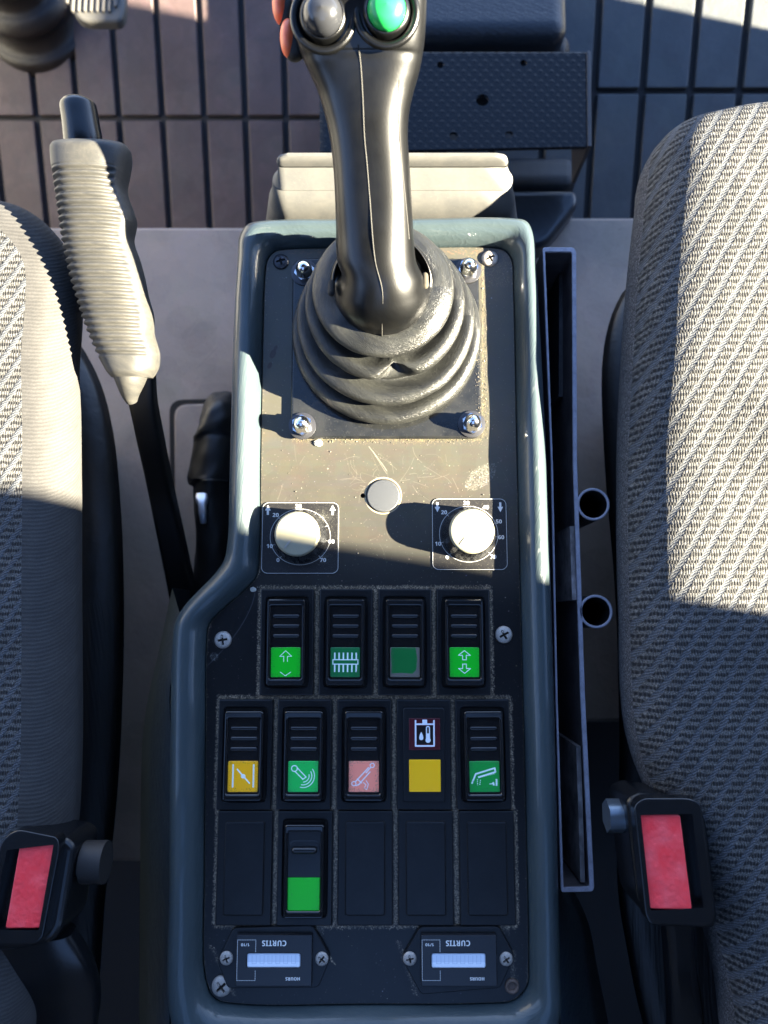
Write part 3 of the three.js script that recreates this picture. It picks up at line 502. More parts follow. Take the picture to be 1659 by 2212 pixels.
// ------------------------------------------------------------------ rotary dials
function dial(px, py, rect, nums, arrowUp, label, worn) {
  const A = at(rect[0], rect[1], 0), B = at(rect[2], rect[3], 0), w = B.x - A.x, d = B.z - A.z, c = V((A.x + B.x) / 2, 0, (A.z + B.z) / 2), base = at(px, py, 0);
  const t = thing('rotary_dial', V(base.x, 0, base.z), label, 'dial knob', 'rotary dials on the panel');
  const cv = document.createElement('canvas'); cv.width = cv.height = 420; const g = cv.getContext('2d'), q = (x, y) => { const p = at(x, y, 0); return [((p.x - A.x) / w) * 420, ((p.z - A.z) / d) * 420]; };
  g.fillStyle = 'rgb(24,23,23)'; g.fillRect(0, 0, 420, 420);
  for (let i = 0; i < 5200; i++) { const x = rr(0, 420), y = rr(0, 420), e = Math.max(Math.abs(x - 210), Math.abs(y - 210)) / 210, side = worn ? sstep(150, 420, x) : 0.6; if (rnd() > 0.25 + 0.55 * e * side + 0.2 * e) continue; const l = rr(90, 205); g.fillStyle = `rgba(${l},${l * 0.96},${l * 0.82},${rr(0.2, 0.8)})`; g.fillRect(x, y, rr(0.8, 2.4), rr(0.8, 2.2)); }
  if (worn) for (let i = 0; i < 1500; i++) { const x = 330 + rr(-1, 1) * 80 * rnd(), y = 90 + rr(-1, 1) * 70 * rnd() + (rnd() < 0.4 ? 230 : 0); const l = rr(120, 200); g.fillStyle = `rgba(${l},${l},${l * 0.9},${rr(0.1, 0.45)})`; g.fillRect(x, y, rr(1, 3), rr(1, 3)); }
  g.strokeStyle = 'rgba(215,215,210,0.9)'; g.fillStyle = 'rgb(222,222,218)'; g.lineWidth = 2.6;
  g.beginPath(); g.roundRect(4, 4, 412, 412, 34); g.stroke();
  const [cx, cy] = q(px, py), R = 163; g.beginPath(); g.arc(cx, cy, R, 0, 7); g.stroke();
  g.font = 'bold 32px sans-serif'; g.textAlign = 'center'; g.textBaseline = 'middle';
  for (const [s, x, y, a] of nums) { const [X, Y] = q(x, y); const f = Math.atan2(Y - cy, X - cx); g.globalAlpha = 0.95; g.beginPath(); g.moveTo(cx + Math.cos(f) * (R - 22), cy + Math.sin(f) * (R - 22)); g.lineTo(cx + Math.cos(f) * R, cy + Math.sin(f) * R); g.stroke(); g.globalAlpha = a ?? 0.95; g.fillText(s, X, Y); }
  g.globalAlpha = 0.9;
  for (const k of [0, 1]) { const x = k ? 384 : 32, y0 = 78, y1 = 22, s = arrowUp ? 1 : -1, m = 50; g.beginPath(); g.moveTo(x - 6, m + s * 26); g.lineTo(x - 6, m); g.lineTo(x - 16, m); g.lineTo(x, m - s * 32); g.lineTo(x + 16, m); g.lineTo(x + 6, m); g.lineTo(x + 6, m + s * 26); g.closePath(); g.fill(); }
  const tx = new THREE.CanvasTexture(cv); tx.colorSpace = THREE.SRGBColorSpace;
  const lab = topUV(slab(rectShape(w, d, 0.0032), 0.0004, 0.0009, 0.00015, 1), w, d);
  part('scale_label', lab, std({ map: tx, roughness: 0.42 }), t, V(c.x - base.x, 0, c.z - base.z));
  const rk = 0.0108;
  const skirtGeo = lathe([[0, 0.001], [rk + 0.0022, 0.001], [rk + 0.0024, 0.0022], [rk + 0.0014, 0.0045], [rk + 0.0003, 0.0135], [rk - 0.0006, 0.0144], [0, 0.0144]], 72);
  { const p = skirtGeo.attributes.position; for (let i = 0; i < p.count; i++) { const y = p.getY(i); if (y > 0.003 && y < 0.014) { const f = Math.atan2(p.getZ(i), p.getX(i)), k = 1 + 0.02 * Math.sign(Math.sin(f * 24)); p.setX(i, p.getX(i) * k); p.setZ(i, p.getZ(i) * k); } } skirtGeo.computeVertexNormals(); }
  const kn = part('knob', skirtGeo, M.plastic, t);
  part('cap', lathe([[0, 0.0158], [rk - 0.0012, 0.0156], [rk - 0.0004, 0.0152], [rk, 0.0143], [rk, 0.0138]], 64), M.knobCap, kn);
  const mk = new THREE.BoxGeometry(0.0044, 0.0003, 0.0008); mk.rotateY(0.92); part('pointer', mk, std({ color: col(0.22, 0.21, 0.19), roughness: 0.6 }), kn, V(-0.0044, 0.0158, 0.0050));
  return t;
}
dial(649, 1160, [567, 1085, 732, 1240], [['0', 601, 1210], ['10', 583, 1180], ['20', 596, 1113], ['30', 645, 1094], ['60', 716, 1170], ['70', 698, 1210], ['', 684, 1107], ['', 713, 1134]], true, 'pale knob on a worn scale label with up arrows, left of the round plug', true);
dial(1012, 1154, [932, 1077, 1097, 1232], [['0', 966, 1204], ['10', 946, 1175], ['20', 959, 1107], ['30', 1007, 1087], ['40', 1049, 1096], ['50', 1077, 1127], ['60', 1082, 1161], ['70', 1065, 1203]], false, 'pale knob on a readable scale label with down arrows, right of the round plug', false);

// ------------------------------------------------------------------ hour meters
const z7 = (x, y) => [(500 + x / 1.975) / 1.15732, (2260 + y / 1.975) / 1.15732];
function hourMeter(flange, body, win, screws, label, tilt) {
  const P = (x, y, h = 0.001) => at(...z7(x, y), h), c = P((body[0] + body[2]) / 2, (body[1] + body[3]) / 2).setY(0);
  const t = thing('hour_meter', c, label, 'hour meter', 'hour meters at the foot of the panel');
  put('flange', slab(roundPoly(plan(flange.map((p) => P(...p))), 0.002), 0.0004, 0.0026, 0.0005), M.plate, t);
  const A = P(body[0], body[1], 0.004), B = P(body[2], body[3], 0.004), w = B.x - A.x, d = B.z - A.z;
  const cv = document.createElement('canvas'); cv.width = 480; cv.height = 330; const g = cv.getContext('2d');
  g.fillStyle = 'rgb(24,25,28)'; g.fillRect(0, 0, 480, 330);
  for (let i = 0; i < 900; i++) { const l = rr(60, 130); g.fillStyle = `rgba(${l},${l},${l * 0.9},${rr(0.05, 0.3)})`; g.fillRect(rr(0, 480), rr(0, 330), rr(0.6, 1.6), rr(0.6, 1.6)); }
  const wx = (x) => (x - body[0]) / (body[2] - body[0]) * 480, wy = (y) => (y - body[1]) / (body[3] - body[1]) * 330;
  g.save(); g.translate(480, 330); g.rotate(Math.PI); // the meter sits upside down
  g.fillStyle = g.strokeStyle = 'rgb(225,225,220)'; g.textBaseline = 'middle'; g.textAlign = 'center';
  const U = (x, y) => [480 - wx(x), 330 - wy(y)];
  const o = body[0] - 182;
  g.font = 'bold 50px sans-serif'; g.fillText('CURTIS', ...U(367 + o, 190), 158);
  g.font = 'bold 28px sans-serif'; g.fillText('HOURS', ...U(460 + o, 365)); g.font = 'bold 27px sans-serif'; g.fillText('1/10', ...U(226 + o, 198));
  g.restore();
  g.strokeStyle = 'rgba(225,225,220,0.85)'; g.lineWidth = 3.5; g.setLineDash([14, 1.5]); g.beginPath(); g.moveTo(wx(277 + o), wy(235)); g.lineTo(wx(277 + o), wy(174)); g.lineTo(wx(188 + o), wy(174)); g.lineTo(wx(188 + o), wy(374)); g.lineTo(wx(277 + o), wy(374)); g.lineTo(wx(277 + o), wy(325)); g.stroke();
  const tx = new THREE.CanvasTexture(cv); tx.colorSpace = THREE.SRGBColorSpace;
  const sh = rectShape(w, d, 0.0006), wa = P(win[0], win[1], 0.0045), wb = P(win[2], win[3], 0.0045), ww = wb.x - wa.x, wd = wb.z - wa.z, wc = V((wa.x + wb.x) / 2 - (A.x + B.x) / 2, 0, (wa.z + wb.z) / 2 - (A.z + B.z) / 2);
  const bc = V((A.x + B.x) / 2 - c.x, 0, (A.z + B.z) / 2 - c.z);
  { const hp = new THREE.Path(), r = 0.0012, x = ww / 2, y = wd / 2; hp.moveTo(wc.x - x + r, -wc.z - y); hp.lineTo(wc.x + x - r, -wc.z - y); hp.absarc(wc.x + x - r, -wc.z - y + r, r, -Math.PI / 2, 0); hp.lineTo(wc.x + x, -wc.z + y - r); hp.absarc(wc.x + x - r, -wc.z + y - r, r, 0, Math.PI / 2); hp.lineTo(wc.x - x + r, -wc.z + y); hp.absarc(wc.x - x + r, -wc.z + y - r, r, Math.PI / 2, Math.PI); hp.lineTo(wc.x - x, -wc.z - y + r); hp.absarc(wc.x - x + r, -wc.z - y + r, r, Math.PI, 1.5 * Math.PI); sh.holes.push(hp); }
  const bd = part('housing', topUV(slab(sh, 0.002, 0.0048, 0.0004), w, d), std({ map: tx, roughness: 0.36 }), t, bc);
  const dc = document.createElement('canvas'); dc.width = 300; dc.height = 90; const k = dc.getContext('2d'); k.fillStyle = 'rgb(196,208,222)'; k.fillRect(0, 0, 300, 90); k.fillStyle = 'rgba(226,232,240,0.8)'; k.fillRect(0, 55, 300, 35);  // pale blue colour stands in for sky reflected in the glass
  k.save(); k.translate(300, 90); k.rotate(Math.PI); k.fillStyle = 'rgba(135,152,178,0.42)'; k.font = '64px monospace'; k.textBaseline = 'middle'; for (let i = 0; i < 6; i++) { k.fillRect(26 + i * 44, 26, 26, 3); k.fillRect(26 + i * 44, 26, 3, 50); k.fillRect(49 + i * 44, 26, 3, 50); } k.restore();
  for (let i = 0; i < 24; i++) { k.strokeStyle = `rgba(150,165,185,${rr(0.1, 0.35)})`; k.beginPath(); const x = rr(10, 290); k.moveTo(x, rr(4, 30)); k.lineTo(x + rr(-8, 8), rr(40, 86)); k.stroke(); }
  const dt = new THREE.CanvasTexture(dc); dt.colorSpace = THREE.SRGBColorSpace;
  part('display_window', topUV(slab(rectShape(ww, wd, 0.001), 0.0022, 0.0044, 0.0006), ww, wd), new THREE.MeshPhysicalMaterial({ map: dt, roughness: 0.3, clearcoat: 1, clearcoatRoughness: 0.05 }), bd, wc);
  for (const [x, y, r] of screws) { const p = P(x, y, 0.003), s = put('screw', moved(screwGeo(0.0031, r), p.x, 0.0024, p.z), M.zinc, t); const x1 = new THREE.BoxGeometry(0.0035, 0.00006, 0.0008), x2 = new THREE.BoxGeometry(0.0008, 0.00007, 0.0035); x1.rotateY(r); x2.rotateY(r); put('recess', [moved(x1, p.x, 0.0024 + 0.00042, p.z), moved(x2, p.x, 0.0024 + 0.00043, p.z)], M.recess, s); }
}
hourMeter([[88, 280], [168, 112], [560, 100], [648, 258], [586, 406], [140, 410]], [182, 150, 553, 404], [232, 243, 496, 316], [[130, 269, 0.4], [601, 272, 0.9]], 'black hour meter with pale display, mounted upside down at the left foot of the panel');
hourMeter([[995, 262], [1085, 106], [1474, 104], [1552, 250], [1480, 408], [1090, 440]], [1090, 150, 1468, 404], [1142, 243, 1412, 318], [[1036, 271, 0.2], [1512, 273, 0.6]], 'black hour meter with pale display, mounted upside down at the right foot of the panel');

// ------------------------------------------------------------------ joystick
{
  const c0 = at(835, 750, 0);
  const js = thing('joystick', V(c0.x, 0, c0.z), 'black joystick with green and grey thumb buttons in a cracked rubber bellows', 'joystick');
  const q = [at(632, 558, 0.003), at(1034, 558, 0.003), at(1041, 947, 0.003), at(628, 947, 0.003)];
  put('mounting_plate', [slab(roundPoly(plan(q), 0.006), 0.0004, 0.0034, 0.0012, 3)], M.steelPlate, js);
  for (const [x, y] of [[657, 585], [1012, 580], [652, 918], [1020, 914]]) { // acorn nuts
    const p = at(x, y, 0.006);
    const hex = new THREE.CylinderGeometry(0.0052, 0.0055, 0.0032, 6); hex.translate(0, 0.0050, 0); hex.rotateY(rr(0, 1));
    const dome = lathe([[0.0046, 0.0064], [0.0042, 0.0075], [0.0038, 0.0098], [0.003, 0.0118], [0.0016, 0.0130], [0, 0.0134]], 32);
    const n = put('acorn_nut', [moved(hex, p.x, 0, p.z), moved(dome, p.x, 0, p.z)], M.chrome, js);
    put('washer', moved(lathe([[0.003, 0.0034], [0.0068, 0.0034], [0.0068, 0.0042], [0.003, 0.0042]], 32), p.x, 0, p.z), M.darkScrew, n);
  }
  // bellows
  const axis = (h) => { const T = [[0.0, 835, 722], [0.008, 835, 718], [0.018, 834, 690], [0.028, 832, 655], [0.036, 828, 626], [0.046, 822, 612]]; let i = 0; while (i < T.length - 2 && h > T[i + 1][0]) i++; const a = T[i], b = T[i + 1], t = clamp((h - a[0]) / (b[0] - a[0])); return at(a[1], a[2], a[0]).lerp(at(b[1], b[2], b[0]), t).setY(h); };
  const prof = dense([[2, 44.5], [4, 46.6], [7, 47.4], [10, 46.9], [11.6, 45], [11.4, 42], [10, 37.5], [10.6, 36], [13.6, 39.6], [16.4, 42.6], [18.6, 43.3], [20.4, 42.2], [20.8, 39.6], [18.6, 32.6], [19.4, 31], [23, 34.4], [26, 37.3], [28.2, 37.9], [30, 36.6], [30.2, 33.6], [27.6, 27.4], [28.6, 26], [32.4, 29.8], [35, 32.4], [37, 33], [39, 31.8], [40.6, 29], [41.4, 26.4], [41.6, 22], [41, 18]], 170);
  const rings = prof.map(([h, r], k) => [...Array(96)].map((_, i) => {
    const f = i / 96 * 2 * Math.PI, x = Math.cos(f), z = Math.sin(f); let R = r / 1000, hh = h / 1000;
    R *= 1 + 0.012 * noise(x * 1.5, z * 1.5, h * 0.08) + 0.004 * noise(x * 7, z * 7, h * 0.3);
    hh += 0.0007 * noise(x * 2 + 5, z * 2, h * 0.1);
    const tear = Math.exp(-Math.pow((f - 1.42) / 0.16, 2)) * Math.exp(-Math.pow((h - 27.5) / 3.2, 2)); R -= 0.010 * tear; hh += 0.001 * tear * Math.sin(f * 40); // the tear at the rear
    const fold = Math.exp(-Math.pow((f - 2.0) / 0.25, 2)) * Math.exp(-Math.pow((h - 19) / 2.5, 2)); hh += 0.0012 * fold;
    const c = axis(clamp(hh, 0, 0.046)); return V(c.x + R * x, hh, c.z + R * z);
  }));
  put('bellows', loft(rings), M.rubber, js, 'cracked dusty black rubber bellows');
  // handle
  const ce = axis(0.041);
  const key = [[0.0355, 0.0232, 0.0232, 0.0232], [0.0375, 0.0245, 0.0245, 0.0245], [0.039, 0.0249, 0.0249, 0.0249], [0.0405, 0.0240, 0.0246, 0.0242], [0.043, 0.0219, 0.0236, 0.0222], [0.046, 0.0196, 0.0214, 0.0198], [0.049, 0.0181, 0.0182, 0.0180]].map(([h, r, f, t], k) => [ce.x, h, ce.z + f - t - 0.0012 * Math.max(0, k - 4), r, t, 2, 760 - k * 26]);
  for (const [y, L, R, h, t] of [[560, 728, 898, 0.0525, 0.0168], [500, 726, 893, 0.0580, 0.0157], [430, 724, 889, 0.0647, 0.015], [360, 720, 885, 0.0713, 0.0146], [300, 713, 881, 0.0767, 0.0145], [250, 702, 883, 0.081, 0.0146], [205, 689, 892, 0.085, 0.0148], [170, 674, 902, 0.088, 0.0152], [140, 660, 909, 0.0905, 0.0158], [110, 648, 914, 0.093, 0.0164], [60, 638, 919, 0.098, 0.017], [0, 632, 921, 0.103, 0.017], [-70, 632, 919, 0.108, 0.0165], [-120, 650, 905, 0.111, 0.0145], [-140, 690, 860, 0.112, 0.009]]) { const a = at(L, y, h), b = at(R, y, h); key.push([(a.x + b.x) / 2, h, a.z, (b.x - a.x) / 2, t, lerp(lerp(2.1, 2.5, sstep(560, 430, y)), 3.2, sstep(220, 60, y)), y]); }
  const rows = dense(key, 150).map((r) => ({ c: V(r[0], r[1], r[2]), w: r[3], t: r[4], e: r[5], y: r[6], side: V(1, 0, 0) }));
  const hr = sweepRings(rows, 72);
  const handle = put('handle', loft(hr, { cap0: true, cap1: true }), M.handle, js, 'glossy black moulded grip with a dusty centre seam');
  const surf = (y, off) => { let best = rows[0]; for (const r of rows) if (Math.abs(r.y - y) < Math.abs(best.y - y)) best = r; const e = best.e, x = clamp(off, -0.98, 0.98), n = Math.pow(1 - Math.pow(Math.abs(x), e), 1 / e); return { p: best.c.clone().addScaledVector(best.S, x * best.w).addScaledVector(best.N, n * best.t), N: best.N, S: best.S, T: best.T, r: best }; };
  const seamPath = (pts, r, name) => put(name, new THREE.TubeGeometry(new THREE.CatmullRomCurve3(pts), 90, r, 6), M.seam, handle);
  const sx = [[700, 0.0], [650, 0.0], [610, 0.0], [555, -0.02], [430, -0.08], [360, -0.1], [300, -0.1], [220, -0.06], [150, -0.04], [95, -0.03]];
  seamPath(sx.map(([y, o]) => surf(y, o).p), 0.0003, 'mould_seam');
  seamPath([[520, 0.86], [430, 0.82], [330, 0.78], [240, 0.72], [180, 0.66]].map(([y, o]) => surf(y, o).p.clone().addScaledVector(surf(y, o).N, -0.00012)), 0.0003, 'mould_seam');
  // drain slots either side of the flared foot
  for (const [x, y] of [[716, 622], [918, 606]]) { const p = at(x, y, 0.046), g = new THREE.CapsuleGeometry(0.0016, 0.0056, 5, 12); g.rotateX(Math.PI / 2 - 0.3); put('drain_slot', moved(g, p.x, 0.0458, p.z), x > 800 ? mat(0.05, 0.042, 0.028, 0.9) : M.recess, handle); }
  // thumb buttons in round sockets
  const quat = (N) => new THREE.Quaternion().setFromUnitVectors(V(0, 1, 0), N);
  const placed = (g, p, N) => { g.applyQuaternion(quat(N)); g.translate(p.x, p.y, p.z); return g; };
  const button = (y, off, name, material, rb, label, rise) => {
    const s = surf(y, off), N = s.N.clone().lerp(V(0, 1, 0.1).normalize(), 0.45).normalize(), p = s.p.clone().addScaledVector(N, -0.0035);
    const rim = new THREE.TorusGeometry(0.0113, 0.0016, 12, 56); rim.rotateX(Math.PI / 2);
    put('socket', [placed(rim, p.clone().addScaledVector(N, 0.0026), N), placed(lathe([[0.0116, 0.0002], [0.0112, 0.0028], [0.0098, 0.0014], [0.0092, 0.0010], [0.0088, 0.0052], [rb + 0.0004, 0.0056]], 48), p, N)], M.handle, handle);
    put(name, placed(lathe([[rb, 0.003], [rb, 0.0064], [rb * 0.96, 0.0078 + rise * 0.2], [rb * 0.8, 0.0094 + rise * 0.55], [rb * 0.5, 0.0106 + rise * 0.85], [0, 0.011 + rise]], 48), p, N), material, handle, label);
  };
  button(52, -0.52, 'grey_button', M.greyCap, 0.0075, 'domed dark grey thumb button', 0.0028);
  button(40, 0.40, 'green_button', M.greenCap, 0.0072, 'bright green thumb button', 0.0006);
  for (const [x, y] of [[607, 12], [624, 84]]) { const p = at(x, y, 0.094), g = new THREE.SphereGeometry(0.0072, 28, 18); g.scale(0.5, 0.9, 1.05); const k = put('side_button', moved(g, p.x, p.y, p.z), M.orange, handle, 'orange-red button on the left side of the grip'); const h = new THREE.SphereGeometry(0.0076, 24, 16); h.scale(0.72, 0.8, 1.12); put('button_collar', moved(h, p.x + 0.0022, p.y - 0.0012, p.z), M.matte, k); }
}

// ------------------------------------------------------------------ parking brake lever
{
  const base = V(-0.11, -0.26, 0.02), pb = thing('parking_brake_lever', base, 'parking brake lever with ribbed black grip and push button, beside the left seat', 'hand brake');
  const T = dense([[314, 116, 272, 0.028, 0.011], [325, 115, 279, 0.0273, 0.0148], [345, 116, 281, 0.0261, 0.0155], [372, 119, 277, 0.0245, 0.0155], [410, 124, 271, 0.0223, 0.0152], [450, 129, 284, 0.0199, 0.015], [480, 133, 292, 0.0181, 0.015], [520, 139, 286, 0.0157, 0.015], [560, 147, 299, 0.0133, 0.015], [600, 156, 310, 0.0109, 0.015], [640, 168, 318, 0.0085, 0.015], [680, 180, 329, 0.0061, 0.015], [720, 195, 330, 0.0037, 0.015], [760, 212, 341, 0.0013, 0.0148], [790, 228, 340, -0.0004, 0.0142], [806, 238, 333, -0.0014, 0.0135], [816, 246, 326, -0.002, 0.0115]], 420);
  const rows = T.map(([y, L, R, h, t]) => { const a = at(L, y, h - 0.005), b = at(R, y, h - 0.005); return { c: a.clone().lerp(b, 0.5), w: (b.x - a.x) / 2, t, e: 2.5, y, side: V(1, 0, 0) }; });
  const rings = sweepRings(rows, 72, (f, k, r) => {
    if (r.y < 368 || r.y > 780) return 1;
    const ph = ((r.y - 368) / 14.8) % 1, ridge = 0.5 - 0.5 * Math.cos(ph * 2 * Math.PI), end = sstep(368, 376, r.y) * (1 - sstep(770, 782, r.y));
    const a = f > Math.PI ? f - 2 * Math.PI : f;                     // ribs run from the left flank over the crown
    const m = sstep(0.62, 0.75, Math.abs(a)) * (a > -2.6 ? 1 : 1);
    return 1 - 0.085 * (1 - Math.pow(ridge, 0.7)) * m * end;
  });
  put('grip', loft(rings, { cap0: true, cap1: true }), M.grip, pb, 'ribbed dusty rubber grip with finger hollows');
  const capRows = dense([[324, 141, 222, 0.027, 0.0088], [300, 139, 220, 0.029, 0.0088], [260, 135, 213, 0.031, 0.0088], [232, 131, 208, 0.0325, 0.0086], [222, 134, 204, 0.033, 0.0075], [216, 144, 192, 0.0332, 0.005], [215, 160, 178, 0.0332, 0.002]], 40).map(([y, L, R, h, t]) => { const a = at(L, y, h - 0.005), b = at(R, y, h - 0.005); return { c: a.clone().lerp(b, 0.5), w: (b.x - a.x) / 2, t, side: V(1, 0, 0) }; });
  put('release_button', loft(sweepRings(capRows, 40), { cap1: true }), M.plastic, pb, 'glossy black push button on the end of the lever');
  const coll = dense([[796, 240, 322, 0.0005, 0.011], [812, 248, 319, -0.001, 0.0105], [835, 257, 310, -0.004, 0.0085], [855, 266, 300, -0.007, 0.006], [868, 274, 296, -0.009, 0.004]], 20).map(([y, L, R, h, t]) => { const a = at(L, y, h - 0.005), b = at(R, y, h - 0.005); return { c: a.clone().lerp(b, 0.5), w: (b.x - a.x) / 2, t, side: V(1, 0, 0) }; });
  put('grip_neck', loft(sweepRings(coll, 36), { cap1: true }), M.grip, pb);
  const shaft = dense([[800, 262, 334, -0.014, 0.005], [870, 282, 338, -0.026, 0.006], [950, 300, 352, -0.05, 0.007], [1050, 322, 372, -0.09, 0.007], [1150, 342, 394, -0.115, 0.007], [1250, 362, 416, -0.14, 0.007], [1340, 378, 440, -0.165, 0.007], [1450, 395, 460, -0.20, 0.007]], 50).map(([y, L, R, h, t]) => { const a = at(L, y, h - 0.005), b = at(R, y, h - 0.005); return { c: a.clone().lerp(b, 0.5), w: (b.x - a.x) / 2, t, e: 5, side: V(1, 0, 0) }; });
  put('shaft', loft(sweepRings(shaft, 40), { cap0: true, cap1: true }), M.matte, pb);
}
{ // black sleeve and hatch beside the lever
  const hp = at(440, 900, platY), hatch = thing('floor_hatch', V(hp.x, platY, hp.z), 'grey inspection hatch with rounded corner in the platform behind the brake lever', 'hatch');
  const o = [at(366, 864, platY), at(640, 858, platY), at(640, 1500, platY), at(372, 1500, platY)];
  const s = roundPoly(plan(o), 0.012); s.holes.push(roundPoly(plan([at(376, 873, platY), at(632, 867, platY), at(632, 1492, platY), at(382, 1492, platY)]), 0.012, THREE.Path));
  put('frame_gap', slab(s, platY - 0.003, platY + 0.0004, 0), M.recess, hatch);
  put('lid', slab(roundPoly(plan([at(378, 876, platY), at(630, 870, platY), at(630, 1490, platY), at(384, 1490, platY)]), 0.012), platY - 0.002, platY + 0.0025, 0.001), M.platform, hatch);
  const sp = at(450, 1050, -0.2), sl = thing('cable_sleeve', V(sp.x, platY + 0.0025, sp.z), 'black rubber cable sleeve with a silver clip, hidden beside the console behind the brake lever', 'cable sleeve');
  const T = dense([[885, 455, 520, -0.195, 0.012], [900, 440, 530, -0.185, 0.022], [930, 432, 530, -0.18, 0.026], [960, 420, 525, -0.18, 0.026], [1040, 412, 520, -0.18, 0.026], [1060, 420, 515, -0.18, 0.024], [1150, 424, 510, -0.18, 0.022], [1260, 418, 520, -0.185, 0.022], [1330, 430, 500, -0.19, 0.016]], 60).map(([y, L, R, h, t]) => { const a = at(L, y, h), b = at(R, y, h); return { c: a.clone().lerp(b, 0.5), w: (b.x - a.x) / 2, t, side: V(1, 0, 0) }; });
  put('sleeve', loft(sweepRings(T, 40, (f, k) => 1 + 0.16 * noise(Math.cos(f) * 1.4, Math.sin(f) * 1.4, k * 0.13) + 0.05 * noise(f * 2, k * 0.4, 3)), { cap0: true, cap1: true }), M.matte, sl);
  const c = dense([[1068, 424, 448, -0.155, 0.002], [1080, 422, 450, -0.153, 0.003], [1092, 428, 446, -0.151, 0.003], [1110, 430, 447, -0.151, 0.003], [1130, 434, 446, -0.153, 0.002]], 16).map(([y, L, R, h, t]) => { const a = at(L, y, h), b = at(R, y, h); return { c: a.clone().lerp(b, 0.5), w: (b.x - a.x) / 2, t, e: 3, side: V(1, 0, 0) }; });
  put('clip', loft(sweepRings(c, 20), { cap0: true, cap1: true }), std({ color: col(0.5, 0.52, 0.58), metalness: 0.6, roughness: 0.35 }), sl);
}

// ------------------------------------------------------------------ seats
function curveLoop(px, y, n) { const c = new THREE.CatmullRomCurve3(px.map(([a, b, h]) => at(a, b, h ?? y).setY(y)), true, 'centripetal'); return c.getSpacedPoints(n).slice(0, n); }
function inset(loop, d) {
  const n = loop.length, N = loop.map((p, i) => { const a = loop[(i + n - 7) % n], b = loop[(i + 7) % n], t = b.clone().sub(a).setY(0).normalize(); return V(-t.z, 0, t.x); });
  const c = V(0, 0, 0); loop.forEach((p) => c.add(p)); c.multiplyScalar(1 / n);
  const s = loop.reduce((q, p, i) => q + Math.sign(c.clone().sub(p).dot(N[i])), 0) > 0 ? 1 : -1;
  return loop.map((p, i) => p.clone().addScaledVector(N[i], s * d));
}
function cushion(loop, table, crown, split, wob) {
  const c = V(0, 0, 0); loop.forEach((p) => c.add(p)); c.multiplyScalar(1 / loop.length);
  const rows = dense(table, table.length * 4).map(([d, y]) => inset(loop, d).map((p) => { p.y = y + crown(p) * sstep(0, 0.03, y) + wob * noise(p.x * 25, y * 25, p.z * 25); return p; }));
  const at0 = Math.round(split * (rows.length - 1)), flank = rows.slice(0, at0 + 1), top = rows.slice(at0);
  const last = top[top.length - 1].map((p) => p.clone());
  for (const k of [0.06, 0.12, 0.2, 0.3, 0.45, 0.65, 0.85, 0.99]) top.push(last.map((p) => { const q = p.clone().lerp(c, k); q.y = p.y + wob * noise(q.x * 25, 3, q.z * 25); return q; }));
  const gT = loft(top), P = gT.attributes.position, U = gT.attributes.uv;
  for (let i = 0; i < P.count; i++) U.setXY(i, P.getX(i), -P.getZ(i));
  return [loft(flank), gT];
}
{ // right seat
  const loop = curveLoop([[1338, 1300], [1335, 1000], [1345, 760], [1366, 560, 0.0], [1400, 400, 0.014], [1432, 300, 0.03], [1478, 232, 0.036], [1580, 194, 0.038], [1700, 178, 0.038], [2100, 170, 0.038], [2350, 320], [2420, 1200], [2380, 2450], [1750, 2480], [1590, 2330], [1545, 2100], [1490, 1900], [1410, 1740], [1355, 1590]], -0.005, 300);
  const b = at(1900, 1300, 0.0).setY(platY), st = thing('seat', b, 'right grey woven fabric seat with dark velour edge, half in sun', 'seat');
  const [fl, tp] = cushion(loop, [[0.06, -0.04], [0.02, -0.032], [0.004, -0.018], [0, -0.005], [-0.001, 0.006], [0.0004, 0.0145], [0.003, 0.0212], [0.007, 0.0268], [0.0125, 0.0305], [0.021, 0.0328], [0.034, 0.0338]], (p) => 0.008 * sstep(-0.06, -0.12, p.z), 0.47, 0.0007);
  part('backrest', rbox(0.50, 0.58, 0.12, 0.04, 4), M.weave, st, V(0.385, 0.30, 0.30).sub(b));  // unseen backrest, added to block low light from behind
  put('side_bolster', fl, M.velour, st, 'dark brown-grey velour side of the cushion'); put('cushion', tp, M.weave, st, 'grey woven fabric with raised diagonal cords');
  const bl = curveLoop([[1330, 1300], [1306, 1000], [1300, 800], [1310, 720], [1332, 655], [1365, 610], [1500, 560], [2300, 560], [2300, 2400], [1500, 2400], [1345, 2000], [1338, 1600]], -0.09, 200);
  put('seat_base', loft([inset(bl, 0.055).map((p) => p.setY(-0.2598)), inset(bl, 0.02).map((p) => p.setY(-0.12)), bl, inset(bl, 0.003).map((p) => p.setY(-0.085)), inset(bl, 0.012).map((p) => p.setY(-0.08)), inset(bl, 0.05).map((p) => p.setY(-0.078))]), M.seatBase, st);
}
